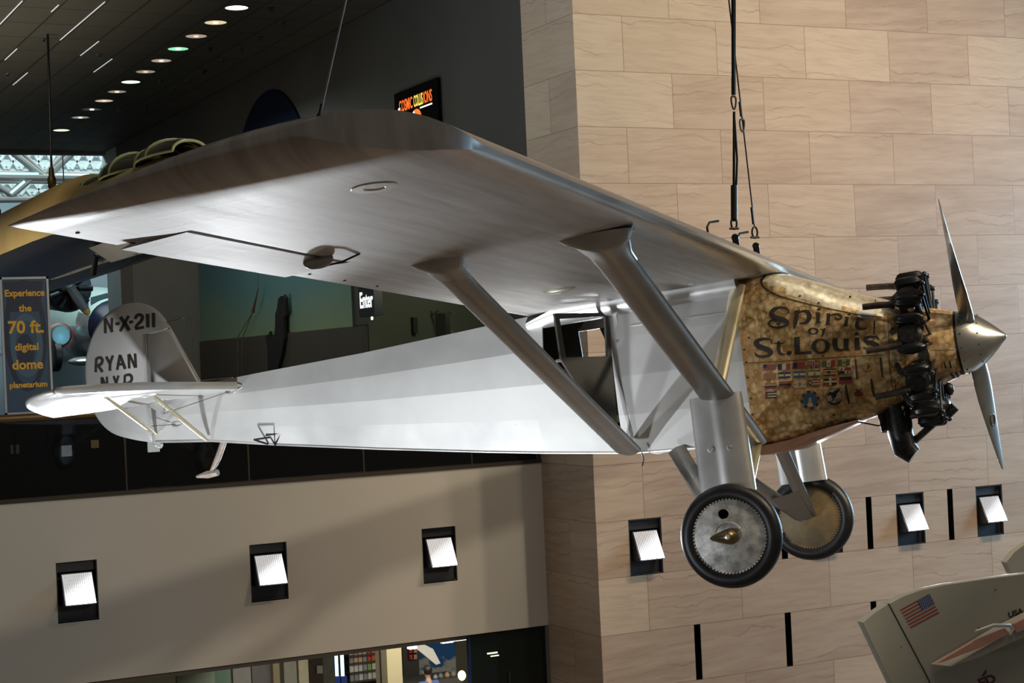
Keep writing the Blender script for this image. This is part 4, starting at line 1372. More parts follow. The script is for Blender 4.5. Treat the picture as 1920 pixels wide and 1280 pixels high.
def font_text(name, body, m, parent, size, place, bold=0.0, align='CENTER', condense=1.0, extrude=0.0, spacing=1.0):
    """flat lettering from outline type; place maps (x, y) -> point"""
    cu = bpy.data.curves.new(name, 'FONT'); cu.body = body; cu.size = size; cu.align_x = align; cu.offset = bold; cu.resolution_u = 3; cu.space_character = spacing
    o = bpy.data.objects.new(name, cu); C.objects.link(o)
    dg_ = bpy.context.evaluated_depsgraph_get(); dg_.update()
    me = bpy.data.meshes.new_from_object(o.evaluated_get(dg_))
    bpy.data.objects.remove(o); bpy.data.curves.remove(cu)
    for v in me.vertices:
        p = place(v.co.x * condense, v.co.y)
        v.co = p if p is not None else (0, 0, 0)
    me.materials.clear(); me.materials.append(m); me.name = name
    ob = bpy.data.objects.new(name, me); C.objects.link(ob)
    if parent: ob.parent = parent
    return ob


def on_rudder(px, py, s):
    def f(x, y):
        q = (px + x * s, py - y * s - x * s * .02)
        d = ray_ac(q)
        return hit(q, .003, BVR) or EYE + d * ((-.03 - EYE.y) / d.y)
    return f


font_text('maker_lettering', 'RYAN AIRLINES INC', M_LETTER, rud, 5.0, on_rudder(228, 757, 1), 0.0, 'CENTER', .95)
font_text('maker_lettering', 'SAN DIEGO CALIF', M_LETTER, rud, 4.0, on_rudder(226, 766, 1), 0.0, 'CENTER', .95)

# ------------------------------------------------------------------ cables that carry the monoplane
CABLE = mat('dark_steel_cable', (0.012, 0.012, 0.012), 0.6, 0.5)


def W(a): return MA @ Vector(a)


def cable(name, base, px_top, r, label, group=None, ferrules=(), double=False, ztop=12.0):
    """steel rope from a fitting straight up out of the picture"""
    base = Vector(base)
    q = P_world(px_top, (0, 1, 0), base.y)
    d = (q - base); d /= d.z
    top = base + d * (ztop - base.z)
    root = empty(name, base)
    tag(root, label, 'cable', group)
    mb = MB()
    if double:
        mid = base + d * 1.0
        mb.tube([(0, 0, .07), mid - base - Vector((0, 0, .08))], r, 8)
        mb.tube([(.018, 0, .12), (mid - base) * .55 + Vector((.03, 0, 0)), mid - base - Vector((0, 0, .08))], r * .8, 8)
        mb.tube([mid - base + Vector((0, 0, .06)), top - base], r * 1.25, 8)
        mb.tube([mid - base + Vector((.012, 0, .06)), (top - base) * .35 + Vector((.03, 0, 0)), top - base], r * .8, 8)
    else:
        mb.tube([(0, 0, .1), top - base], r, 8)
    mb.build('rope', CABLE, root, 50)
    for h, rr, ln in ferrules:
        mb = MB(); c = d * h
        mb.tube([c - d * ln / 2, c + d * ln / 2], rr, 10)
        mb.build('ferrule', BLACKMETAL, root, 40)
    for h in ([1.0] if double else [.93]):
        mb = MB(); c = d * h
        pts = [c + Vector((.022 * math.sin(a), 0, .05 * math.cos(a) - .012 * math.cos(2 * a))) for a in [2 * math.pi * k / 16 for k in range(17)]]
        mb.tube(pts, .008, 6); mb.build('thimble_loop', BLACKMETAL, root, 40)
    mb = MB()
    pts = [Vector((.026 * math.sin(a), 0, .055 + .045 * math.cos(a))) for a in [2 * math.pi * k / 18 for k in range(19)]]
    mb.tube(pts, .008, 8); mb.tube([(-.04, 0, .015), (.04, 0, .015)], .009, 8)
    mb.build('shackle', BLACKMETAL, root, 40)
    return root


cable('suspension_cable', W((-.19, -.89, .33)), (1374.5, -60), .011, 'thick doubled black steel cable lifting the right wing beside the fuselage', ferrules=((.22, .026, .26), (1.12, .018, .14)), double=True)
cable('suspension_cable', W((-.183, -.221, .33)), (1358.5, -60), .006, 'thin black steel cable with a loop, right of the thick double one', ferrules=((.19, .010, .14), (1.05, .010, .12)))
q = W((-.506, -7.22, .20))
root = empty('steadying_wire', q); tag(root, 'thin pale wire rising from the near wing tip', 'cable')
tp = P_world((660, -60), (0, 1, 0), q.y); d = (tp - q); d /= d.z
mb = MB(); mb.tube([(0, 0, -.02), d * 11.0], .0042, 6); mb.build('wire', mat('pale_wire', (0.30, 0.30, 0.29), 0.3, 0.5), root)
mb = MB(); mb.lathe([(-.03, .012), (.0, .012), (.02, .005), (.06, .005)], (0, 0, 0), d, 10); mb.build('end_fitting', BLACKMETAL, root)

# ------------------------------------------------------------------ floodlights let into the walls
LENS = mat('floodlight_glass', (0.5, 0.5, 0.52), 0, 0.3, (0.93, 0.96, 1.0), 1.0)
t = NT(LENS); sl_ = t.n('ShaderNodeSeparateXYZ'); t.l(t.coords('Object'), sl_.inputs[0])
# prismatic glass: the bulb sits low behind it, so the upper and left flutes stay dimmer
hz_ = t.math('SUBTRACT', t.math('MULTIPLY', sl_.outputs[0], .9), t.math('MULTIPLY', sl_.outputs[2], 1.6))
flute = t.math('ABSOLUTE', t.math('SUBTRACT', t.math('FRACT', t.math('MULTIPLY', sl_.outputs[0], 38.0)), .5))
lo = t.math('MULTIPLY_ADD', flute, 2.2, .10)
st_ = t.math('ADD', lo, t.math('MULTIPLY', t.math('POWER', t.math('MAXIMUM', t.math('ADD', hz_, .30), 0.0), 3.0), 70.0))
t.l(st_, t.b.inputs['Emission Strength'])
LENS_RIB = mat('floodlight_rib', (0.25, 0.245, 0.26), 0.3, 0.4)
LAMP_SIDE = mat('floodlight_body', (0.10, 0.10, 0.115), 0.5, 0.4)


def flood(c, wall_w, label, power, group):
    """black box in the wall with a ribbed lens hinged out at the bottom, throwing light up and out"""
    root = empty('wall_floodlight', (c, wall_w, -3.5 * ROW))
    tag(root, label, 'floodlight', group)
    hh, hw = ROW / 2 - .004, BOXW / 2 - .006
    mb = MB()
    # shallow tray lining the recess
    mb.box2((-hw, .27, -hh), (hw, .285, hh))
    for a, b in (((-hw, .004, -hh), (-hw + .012, .27, hh)), ((hw - .012, .004, -hh), (hw, .27, hh)), ((-hw, .004, hh - .012), (hw, .27, hh)), ((-hw, .004, -hh), (hw, .27, -hh + .012))): mb.box2(a, b)
    mb.build('housing', FRAME_GREY, root, 0)
    mb = MB(); mb.quad((-hw + .01, .05, hh - .012), (hw - .01, .05, hh - .012), (hw - .01, .05, .235), (-hw + .01, .05, .235))
    mb.build('face_plate', FRAME_GREY, root, 0)
    mb = MB(); mb.quad((-hw + .01, .05, -.175), (hw - .01, .05, -.175), (hw - .01, .05, -hh + .012), (-hw + .01, .05, -hh + .012))
    mb.build('face_plate', FRAME_GREY, root, 0)
    # lens box: from the top edge at the wall to the lower edge well out in front
    zt, zb, yt, yb, lw = .215, -.165, .02, -.17, .195
    mb = MB()
    mb.add([(-lw, yt, zt), (lw, yt, zt), (lw, yb, zb), (-lw, yb, zb), (-lw, .05, zt), (lw, .05, zt), (lw, .05, zb - .02), (-lw, .05, zb - .02)],
           [(0, 4, 7, 3), (1, 2, 6, 5), (3, 7, 6, 2), (0, 1, 5, 4), (4, 5, 6, 7)])
    mb.build('lamp_body', LAMP_SIDE, root, 0)
    mb = MB(); e = .010
    n = Vector((0, zb - zt, -(yb - yt))).normalized()
    if n.y > 0: n = -n
    mb.quad(*[Vector(p) + n * .004 for p in ((-lw + e, yt - .002, zt - e), (lw - e, yt - .002, zt - e), (lw - e, yb + .004, zb + e), (-lw + e, yb + .004, zb + e))])
    mb.build('lens', LENS, root, 0)
    mb = MB(); dv = Vector((0, yb - yt, zb - zt))
    for k in range(15):
        x = -lw + e + (2 * lw - 2 * e) * k / 14
        a = Vector((x, yt, zt - e)); b = a + dv * .93
        mb.box((a + b) / 2 + n * .010, (.004, dv.length * .93, .012), dv.to_track_quat('Y', 'Z').to_matrix())
    mb.build('lens_ribs', LENS_RIB, root, 0)
    l = lamp('floodlight_beam', 'SPOT', (c, wall_w - .30, -3.5 * ROW + .05), (c - 3.0, wall_w - 9.0, -3.5 * ROW + 3.2), power, COLD, .18, 110, 1.0)
    return root


for c, w, lab in zip(white_lamps, ('left', 'middle', 'right'), ('bright floodlight in the white balcony front, left one of three', 'bright floodlight in the white balcony front, middle one of three', 'bright floodlight in the white balcony front, one nearest the stone corner')):
    flood(c, W1, lab, 1300, 'floodlights in the white balcony front')
for c, lab in zip(stone_lamps, ('bright floodlight in the marble beside the stone corner', 'wall floodlight half hidden behind the far wheel', 'bright floodlight in the marble between two black slots', 'bright floodlight in the marble at the right edge below the propeller tip')):
    flood(c, W0, lab, 350, 'floodlights in the marble wall')

# ------------------------------------------------------------------ balcony railing
def glass_mat():
    m = mat('smoked_railing_glass', (0.010, 0.011, 0.013), 0, 0.03, spec=0.5)
    t = NT(m)
    t.b.inputs['Roughness'].default_value = 0.02
    tr = t.n('ShaderNodeBsdfTransparent'); tr.inputs[0].default_value = (0.20, 0.21, 0.21, 1)
    mx = t.t.nodes.new('ShaderNodeMixShader'); mx.inputs[0].default_value = 0.55
    t.l(tr.outputs[0], mx.inputs[1]); t.l(t.b.outputs[0], mx.inputs[2])
    t.l(mx.outputs[0], t.t.nodes['Material Output'].inputs[0])
    return m


GLASS = glass_mat()
rl = empty('balcony_railing', (2.5, W1 + .10, DECK_Z)); tag(rl, 'long dark glass railing with brown handrail on the white balcony', 'railing')
mb = MB(); mb.tube([(-8.4, 0, 1.035), (8.83, 0, 1.035)], .052, 14); mb.build('handrail', mat('bronze_handrail', (0.17, 0.11, 0.055), 0.6, 0.35), rl, 50)
xs = [-8.4, -6.8, -5.24, -3.68, -2.12] + []
edges = [-8.4 + 1.62 * k for k in range(11)] + [8.82]
for a, b in zip(edges, edges[1:]):
    mb = MB(); mb.box2((a + .012, -.006, .05), (b - .012, .006, .99)); mb.build('glass_pane', GLASS, rl, 0)
for a in edges[1:-1]:
    mb = MB(); mb.box2((a - .010, -.009, .05), (a + .010, .009, .99)); mb.build('glazing_bar', mat('bar_bronze', (0.05, 0.042, 0.03), 0.6, 0.4), rl, 0)

# banner standing on the balcony
bn = empty('banner_sign', (4.295, W1 + .24, -.445)); tag(bn, 'tall blue planetarium banner with yellow lettering on the balcony at the left edge', 'sign')
BH, BWd = 1.715, .60
mb = MB()
for a, b in (((-BWd / 2, -.015, 0), (-BWd / 2 + .028, .015, BH)), ((BWd / 2 - .028, -.015, 0), (BWd / 2, .015, BH)), ((-BWd / 2, -.015, 0), (BWd / 2, .015, .028)), ((-BWd / 2, -.015, BH - .028), (BWd / 2, .015, BH))): mb.box2(a, b)
mb.build('frame', mat('sign_frame_grey', (0.40, 0.43, 0.46), 0.5, 0.4), bn, 0)
mb = MB(); mb.box2((-BWd / 2 + .028, -.006, .028), (BWd / 2 - .028, .006, BH - .028)); pn = mb.build('panel', mat('banner_blue', (0.030, 0.075, 0.150), 0, 0.45), bn, 0)
mb = MB()
def oval_ring(cx, cz, rx, rz, th, mi, y, a0=0, a1=360):
    N = 40
    for k in range(N):
        a, b = math.radians(a0 + (a1 - a0) * k / N), math.radians(a0 + (a1 - a0) * (k + 1) / N)
        mb.quad((cx + rx * math.cos(a), y, cz + rz * math.sin(a)), (cx + rx * math.cos(b), y, cz + rz * math.sin(b)),
                (cx + (rx - th) * math.cos(b), y, cz + (rz - th * 1.4) * math.sin(b)), (cx + (rx - th) * math.cos(a), y, cz + (rz - th * 1.4) * math.sin(a)), mi)
oval_ring(-.01, .98, .262, .70, .06, 0, -.0070); oval_ring(.0, .86, .20, .40, .07, 1, -.0072); oval_ring(-.02, .78, .11, .22, .11, 0, -.0074)
mb.quad((-.20, -.0068, 1.28), (.18, -.0068, 1.28), (.23, -.0068, 1.66), (-.26, -.0068, 1.66), 0)
mb.build('spiral_print', [mat('banner_navy', (0.010, 0.022, 0.060), 0, 0.45), mat('banner_mid_blue', (0.055, 0.13, 0.21), 0, 0.45)], bn, 0, fix=False)
YEL = mat('banner_yellow', (0.80, 0.46, 0.03), 0, 0.45)
for txt, z, s, bold in (('Experience', 1.475, .118, .0035), ('the', 1.285, .118, .0035), ('70 ft.', 1.015, .215, .006), ('digital', .80, .125, .0035), ('dome', .565, .165, .0045), ('planetarium', .335, .098, .003)):
    font_text('banner_lettering', txt, YEL, bn, s, lambda x, y, z=z: Vector((x, -.010, z + y)), bold, 'CENTER', 1.0 if txt != 'Experience' else .93)
mb = MB()
for x in (-.2, .2): mb.box2((x - .012, -.010, -.63), (x + .012, .010, .01))
mb.box2((-.26, -.20, -1.077), (.26, .20, -1.05)); mb.box2((-.2 - .012, -.01, -1.06), (-.2 + .012, .01, -.6)); mb.box2((.2 - .012, -.01, -1.06), (.2 + .012, .01, -.6))
mb.build('stand', BLACKMETAL, bn, 0)

# glowing boxes on stems imitate lamps reflected in the railing glass
for (px, lab, col, st, sz) in (((125, 845), 'small white glow imitating a reflection in the balcony glass, second from the left', (0.95, 0.93, 1.0), 9.0, .062), ((178, 832), 'small amber glow imitating a reflection in the balcony glass', (1.0, 0.62, 0.25), 5.0, .045),
                               ((28, 842), 'dim small glow imitating a reflection in the balcony glass at the left edge', (0.9, 0.85, 0.55), 1.5, .05), ((288, 835), 'bright white glow imitating a reflection in the balcony glass under the rudder', (1.0, 0.98, 0.92), 40.0, .075)):
    p = P_world(px, (0, 1, 0), W1 + 1.3)
    rt = empty('glass_glint', (p.x, p.y, DECK_Z)); tag(rt, lab, 'lamp', 'imitated reflections in the balcony glass')
    mb = MB(); h = p.z - DECK_Z
    mb.box2((-.10, -.08, 0), (.10, .08, .02)); mb.box2((-.012, -.012, .02), (.012, .012, h - sz)); mb.build('glint_stem', BLACKMETAL, rt, 0)
    mb = MB(); mb.box2((-sz, -.03, h - sz * 1.15), (sz, .03, h + sz * 1.15)); mb.build('glint_glow', mat('glint_glow_%d' % int(st * 10), (.8, .8, .8), 0, .4, col, st), rt, 0)

# ------------------------------------------------------------------ ceiling lamps, seam highlights and sprinklers
LIT = [('bright pale yellow', (1.0, 1.0, 0.72), 3.0), ('warm', (1.0, 0.80, 0.52), .75), ('dim warm', (0.9, 0.72, 0.55), .40), ('green', (0.30, 1.0, 0.55), .9), ('dim warm', (0.9, 0.75, 0.58), .42), ('dim warm', (0.9, 0.75, 0.55), .30),
       ('pale green', (0.62, 1.0, 0.70), 2.2), ('dim', (0.85, 0.75, 0.6), .28), ('warm', (1.0, 0.78, 0.52), .6), ('nearly dark', (0.3, 0.32, 0.4), .06), ('dim', (0.85, 0.78, 0.62), .30), ('yellow green', (0.82, 1.0, 0.55), 1.6)]
ordn = ('nearest', 'second', 'third', 'fourth', 'fifth', 'sixth', 'seventh', 'eighth', 'ninth', 'tenth', 'eleventh', 'farthest')
for k in range(12):
    x, y = 9.03 + .025 * k, 27.55 + 1.262 * k + (0.9 if k == 11 else 0)
    rt = empty('ceiling_downlight', (x, y, 6.0)); tag(rt, '%s round ceiling downlight, %s of the row' % (LIT[k][0], ordn[k]), 'light', 'round downlights in the dark ceiling')
    mb = MB(); mb.lathe([(-.002, .225), (-.012, .222), (-.010, .19), (.0, .188)], (0, 0, 0), (0, 0, 1), 32, caps=(False, False)); mb.build('trim_ring', mat('trim_grey', (0.12, 0.115, 0.10), 0.6, 0.35), rt, 40)
    mb = MB(); mb.lathe([(-.006, .19), (-.006, .001)], (0, 0, 0), (0, 0, 1), 32, caps=(False, True)); mb.build('diffuser', mat('downlight_%d' % k, (.5, .5, .5), 0, .5, LIT[k][1], LIT[k][2]), rt, 0)
    mb = MB(); mb.blob((.0, 0, -.012), (.05, .05, .012), 10, 5); mb.build('bulb', mat('bulb_%d' % (k % 3), (.8, .8, .8), 0, .4, LIT[k][1], LIT[k][2] * 1.8 + .3), rt, 40)
SEAM_GLOW = mat('seam_highlight', (.6, .6, .6), 0, .4, (0.92, 0.94, 1.0), .55)  # glowing strips imitate highlights along the ceiling tile seams
nseam = 0
for (a, b, lab) in (((2, 46), (39, 1), 'thin bright imitated seam highlight at the upper left corner of the ceiling'), ((10, 112), (31, 91), 'short bright imitated seam highlight left of the hanging rod'), ((96, 22), (110, 9), 'short imitated seam highlight near the top of the ceiling'),
                    ((26, 159), (50, 136), 'thin bright imitated seam highlight low at the left edge of the ceiling'), ((117, 75), (192, 3), 'long thin imitated seam highlight right of the hanging rod'), ((151, 104), (185, 77), 'faint imitated seam highlight in the middle of the left ceiling'),
                    ((177, 135), (209, 110), 'short bright imitated seam highlight nearest the downlight row')):
    A, B = P_world(a, (0, 0, 1), 5.997), P_world(b, (0, 0, 1), 5.997)
    x = (A.x + B.x) / 2
    mb = MB(); mb.box2((-.007, 0, -.010), (.007, B.y - A.y, .0)); o = mb.build('seam_glint', SEAM_GLOW, None, 0); o.location = (x, A.y, 5.999)
    tag(o, lab, 'light', 'imitated highlights on the ceiling seams')
spr = [((508, 22), 'third'), ((394, 97), 'x'), ((529, 50), ''), ((488, 75), ''), ((453, 98), ''), ((417, 119), ''), ((383, 139), ''), ((301, 157), ''), ((353, 157), ''), ((323, 175), ''), ((298, 192), ''), ((273, 208), ''), ((224, 209), ''), ((15, 145), ''), ((83, 80), ''), ((186, 109), '')]
smat = mat('sprinkler_metal', (0.10, 0.10, 0.10), 0.6, 0.3)
for i, (px, _) in enumerate(spr):
    p = P_world(px, (0, 0, 1), 5.93)
    mb = MB(); mb.lathe([(0, .07), (-.01, .065), (-.012, .02), (-.05, .018), (-.055, .045), (-.065, .045)], (0, 0, 0), (0, 0, 1), 14)
    o = mb.build('ceiling_sprinkler', smat if i not in (0, 1, 6) else BLACKMETAL, None, 40); o.location = (p.x, p.y, 6.0)
    tag(o, 'small dark sprinkler head in the dark gallery ceiling', 'sprinkler', 'sprinkler heads in the gallery ceiling')

# ------------------------------------------------------------------ things on the dark gallery wall
FX = U0 - .012
ps = empty('lit_poster', (U0, 25.455, 4.0)); tag(ps, 'glowing black film poster with orange title and planet on the dark wall', 'poster')
mb = MB(); mb.box2((-.07, -.86, -.80), (-.001, .86, .42)); mb.build('light_box', mat('poster_black', (.003, .003, .003), 0, .9, spec=.05), ps, 0)
ry = lambda w_, z: Vector((-.074, w_, z))
pm = lambda n, c, s_: mat(n, c, 0, .5, c, s_)
OR, YL, WHT, RED = pm('poster_orange', (1.0, .16, .02), 1.1), pm('poster_yellow', (1.0, .72, .10), 1.2), pm('poster_white', (1.0, .93, .82), 1.0), pm('poster_red', (.55, .05, .02), .5)
# reading direction on this wall runs from far (+Y) to near (-Y)
def fit_text(name, body, m, y0, y1, z0, z1):
    """condensed title squeezed between y0..y1 and z0..z1 on the poster"""
    o = font_text(name, body, m, ps, 1.0, lambda x, y: Vector((x, y, 0)), .015, 'LEFT')
    xs_ = [v.co.x for v in o.data.vertices]; ys_ = [v.co.y for v in o.data.vertices]
    for v in o.data.vertices:
        v.co = ry(y0 + (y1 - y0) * (v.co.x - min(xs_)) / (max(xs_) - min(xs_)), z0 + (z1 - z0) * (v.co.y - min(ys_)) / (max(ys_) - min(ys_)))
    return o


fit_text('poster_title', 'COSMIC', OR, .66, .11, .085, .275)
fit_text('poster_title', 'COLLIS', YL, .06, -.30, .085, .275)
fit_text('poster_title', 'IONS', OR, -.33, -.66, .085, .275)
fit_text('poster_side_title', 'PLANETARIUM', WHT, .75, .68, -.8, .23) if False else font_text('poster_side_title', 'PLANETARIUM', WHT, ps, .12, lambda x, y: ry(.70 - y, -.62 + x), .004, 'LEFT')
mb = MB(); mb.box2((-.0755, -.66, .03), (-.074, -.18, .055)); mb.build('poster_tagline', WHT, ps, 0)
mb = MB(); N = 28
rings = []
for r in (1.0, .0): rings.append([ry(-.02 - .20 * r * math.cos(2 * math.pi * k / N), -.10 + .15 * r * math.sin(2 * math.pi * k / N)) for k in range(N)])
for k in range(N):
    a = 2 * math.pi * (k + .5) / N
    mb.add([rings[0][k], rings[0][(k + 1) % N], rings[1][0]], [(0, 1, 2)], 0 if math.cos(a) > -.35 else 1)
mb.build('printed_planet', [OR, WHT], ps, 0, fix=False)
mb = MB()
rnd = random.Random(3)
for k in range(60):
    a = rnd.uniform(-.62, .35) if k > 10 else rnd.uniform(-.5, .62); z = -.27 - abs(rnd.gauss(0, .12)) - (.0 if k > 10 else -.3) * rnd.random(); s = rnd.uniform(.006, .022)
    mb.add([ry(a + s, z), ry(a, z + s * 1.6), ry(a - s, z - s * .3), ry(a, z - s * 1.2)], [(0, 1, 2, 3)], rnd.choice((0, 0, 1, 2)))
mb.build('printed_debris', [WHT, OR, RED], ps, 0, fix=False)

mb = MB(); arc = [(32.85 + 2.44 * math.cos(a), 3.06 + 2.44 * math.sin(a)) for a in [math.radians(-9 + 198 * k / 60) for k in range(61)]]
mb.prism(arc, (U0 - .001, 0, 0), (0, 1, 0), (0, 0, 1), (-1, 0, 0), .035)
o = mb.build('round_emblem_disc', mat('emblem_navy', (.004, .007, .022), 0, .9, spec=.1), None, 30); tag(o, 'large dark navy disc on the dark gallery wall above the wing', 'emblem')

# lit mural with a dark dado and a black shape imitating a hanging thing's cast shadow
mb = MB(); mb.box2((U0 - .05, AL1 + .62, .65), (U0 - .002, 38.0, 2.6))
MUR = mat('mural_teal', (0.05, 0.10, 0.10), 0, .6)
t = NT(MUR); sp_ = t.n('ShaderNodeSeparateXYZ'); t.l(t.coords('Object'), sp_.inputs[0])
nz = t.noise(t.coords('Object', (1, .3, .5)), 1.2, 3)
kk = t.math('ADD', t.math('MULTIPLY_ADD', sp_.outputs[2], -.55, 1.35), t.math('MULTIPLY', t.math('SUBTRACT', nz, .5), .5))
t.l(t.ramp(kk, [(0.0, (0.06, 0.14, 0.20)), (0.45, (0.075, 0.17, 0.19)), (1.0, (0.16, 0.23, 0.15))]), t.b.inputs['Base Color'])
o = mb.build('wall_mural', MUR, None, 0); tag(o, 'long teal green mural panel on the gallery wall below the wing', 'mural')
mb = MB(); mb.box2((U0 - .10, AL1 + .02, DECK_Z), (U0 - .002, 38.0, .65)); o = struct('wall_dado', mb, mat('dado_dark', (.045, .042, .036), 0, .6))
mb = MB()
shade_poly = [(33.35, -1.0), (32.9, -1.0), (32.75, -.3), (32.25, .2), (32.02, .55), (32.0, .95), (31.85, 1.0), (31.83, 1.33), (31.93, 1.40), (32.0, 1.22), (32.08, 1.25), (32.12, 1.38), (32.28, 1.33), (32.36, 1.15), (32.48, 1.05), (32.52, .82), (32.62, .55),
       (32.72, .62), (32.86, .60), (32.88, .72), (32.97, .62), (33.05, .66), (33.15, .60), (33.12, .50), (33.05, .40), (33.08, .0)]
mb.prism(shade_poly, (U0 - .12, 0, 0), (0, 1, 0), (0, 0, 1), (-1, 0, 0), .06)
o = mb.build('cast_shadow_shape', BLACK, None, 0); tag(o, 'black shape imitating a shadow cast on the teal mural', 'shadow_shape')
a, b, c2 = P_world((484, 542), (1, 0, 0), U0 - .25), P_world((474, 585), (1, 0, 0), U0 - .25), P_world((455, 632), (1, 0, 0), U0 - .25)
rt = empty('hanging_rod', c2); tag(rt, 'slender reddish rod with thin wires hanging before the teal mural', 'rod')
PK = mat('rod_pinkish', (.10, .05, .045), 0.2, .5)
mb = MB(); mb.tube([a - c2, (a + b) / 2 - c2, b - c2], [.012, .02, .035], 8); mb.build('rod', PK, rt)
mb = MB(); mb.tube([b - c2, (0, 0, 0), (.0, .35, -1.6)], .008, 6); mb.tube([b - c2, (0, .35, 0), (.0, .55, -1.6)], .008, 6); mb.tube([a - c2, a - c2 + Vector((0, -.2, 2.6))], .006, 6); mb.build('wire', PK, rt)

# entrance sign and alcove
es = empty('entrance_sign', (U0, 27.72, .80)); tag(es, 'black sign with glowing white word Enter on the gallery wall', 'sign')
mb = MB(); mb.box2((-.16, -.35, 0), (-.002, .35, 1.5)); mb.build('sign_box', mat('sign_black', (.008, .010, .016), 0, .4), es, 0)
font_text('sign_lettering', 'Enter', mat('sign_white', (1, 1, 1), 0, .5, (.86, .95, 1.0), 1.3), es, .34, lambda x, y: Vector((-.165, .30 - x * .80, .16 + y * 1.12)), .008, 'LEFT')
ALW = mat('alcove_olive', (.085, .090, .062), 0, .7)
mb = MB()
mb.quad((U0 + 2.6, AL0, DECK_Z), (U0 + 2.6, AL1, DECK_Z), (U0 + 2.6, AL1, ALT), (U0 + 2.6, AL0, ALT))
mb.quad((U0, AL0, DECK_Z), (U0 + 2.6, AL0, DECK_Z), (U0 + 2.6, AL0, ALT), (U0, AL0, ALT)); mb.quad((U0, AL1, DECK_Z), (U0 + 2.6, AL1, DECK_Z), (U0 + 2.6, AL1, ALT), (U0, AL1, ALT))
mb.quad((U0, AL0, ALT), (U0 + 2.6, AL0, ALT), (U0 + 2.6, AL1, ALT), (U0, AL1, ALT))
struct('wall_alcove', mb, ALW, 0, False)
AX = U0 + 1.2
def ap(px, d=1.2): return P_world(px, (1, 0, 0), U0 + d)
TR = mat('truss_steel', (.13, .13, .10), 0.6, .4)
rt = empty('exhibit_truss', ap((760, 590))); tag(rt, 'thin steel exhibit truss in the olive alcove behind the wing strut', 'truss')
o0 = Vector(rt.location)
for nm, lst, r, m_ in (('truss_chord', [((722, 596), (850, 586))], .022, mat('chord_brass', (.26, .22, .10), .8, .3)),
                       ('truss_diagonal', [((742, 545), (720, 594)), ((752, 547), (733, 595)), ((754, 552), (762, 592)), ((790, 558), (778, 590)), ((790, 560), (800, 590)), ((792, 562), (812, 588)), ((800, 592), (812, 640))], .012, TR)):
    for a, b in lst:
        mb = MB(); mb.tube([ap(a) - o0, ap(b) - o0], r, 8); mb.build(nm, m_, rt)
for i, (px, w_, h_, lab) in enumerate(((((772, 610)), .34, .28, 'black spotlight on a stand in the alcove, left of the two'), ((830, 610), .42, .40, 'wide black screen in the alcove behind the strut'))):
    p = ap(px, .85)
    rt = empty('exhibit_screen', (p.x, p.y, DECK_Z)); tag(rt, lab, 'screen')
    mb = MB(); mb.box2((-.04, -w_ / 2, p.z - DECK_Z - h_ / 2), (.04, w_ / 2, p.z - DECK_Z + h_ / 2)); mb.blob((0, w_ * .45, p.z - DECK_Z + h_ * .55), (.05, .05, .05), 10, 6); mb.build('screen', BLACK, rt, 0)
    mb = MB(); mb.box2((-.03, -.03 + w_ * .3, 0), (.03, .03 + w_ * .3, p.z - DECK_Z - h_ / 2)); mb.build('post', BLACK, rt, 0)
for (px0, px1, lab) in (((704, 602), (762, 660), 'pale olive display panel left in the alcove'), ((775, 625), (850, 660), 'pale olive display panel right in the alcove')):
    a, b = ap(px0, 1.6), ap(px1, 1.6)
    mb = MB(); mb.box2((-.03, b.y, DECK_Z), (.03, a.y, a.z)); o = mb.build('display_board', mat('panel_olive', (.17, .165, .115), 0, .7), None, 0); o.location = (U0 + 1.6, 0, 0)
    tag(o, lab, 'panel')
lamp('alcove_lamp', 'POINT', (U0 + .9, 25.6, 1.7), None, 55, (0.95, 1.0, .75), .2)
lamp('mural_lamp', 'AREA', (U0 - 1.3, 32.0, 4.4), (U0, 32.0, 1.6), 48, (0.80, 1.0, 0.95), 5.0, size_y=.6)
mb = MB(); mb.lathe([(0, .03), (.02, .03)], (U0 - .18, 27.42, .76), (-1, 0, 0), 12); 
o = mb.build('indicator_lamp', mat('indicator_white', (1, 1, 1), 0, .5, (1, 1, .9), 1.5), None); tag(o, 'tiny white lamp below the entrance sign', 'lamp')

# stone pier where the gallery opens to the far hall
PX0 = 9.815
PIERM = mottled('pier_plaster', (.15, .142, .13), (.18, .17, .155), .8, 0, .6)
sheet('wall_pier', (0, 38.10, 0), (1, 0, 0), (0, 0, 1), (PX0, U0 + .001), (DECK_Z, 3.3), [], PIERM, uv0=(-PX0 + 30 * PAN, 21 * ROW))
struct('trim_6', MB().box2((PX0, 38.10, 3.3), (U0, 39.2, 3.34)), WALL_DARK)
sheet('wall_pier_side', (PX0, 0, 0), (0, -1, 0), (0, 0, 1), (-39.2, -38.10), (DECK_Z, 3.3), [], PIERM, uv0=(80 * PAN, 21 * ROW))

# ------------------------------------------------------------------ far hall
BLUEW = mottled('far_wall_blue', (.34, .42, .47), (.42, .50, .54), .3, 0, .7)
struct('wall_far', MB().box2((2, 66, DECK_Z), (24, 66.3, 12)), BLUEW)
struct('wall_far_right', MB().box2((20, 46.8, DECK_Z), (20.3, 66, 12)), BLUEW)
struct('ceiling_far', MB().box2((2, 46.8, 11.5), (24, 66, 11.8)), mat('far_ceiling', (.16, .19, .20), 0, .7))
struct('trim_4', MB().box2((U0 + .01, 45.0, DECK_Z), (11.6, 46.8, 12)), BLUEW)
lamp('far_hall_lamp', 'AREA', (12.5, 55, 10.8), (12.5, 56, 0), 1500, (.80, 1.0, 1.0), 9)
lamp('far_hall_lamp', 'POINT', (10.5, 48.5, 7.4), None, 420, (.85, 1.0, 1.0), .5)
TW = mat('truss_white', (.50, .56, .56), 0, .5)
TG = mat('truss_brown_grey', (.22, .22, .21), 0.1, .5)
def fp(px, w_=54.0): return P_world(px, (0, 1, 0), w_)
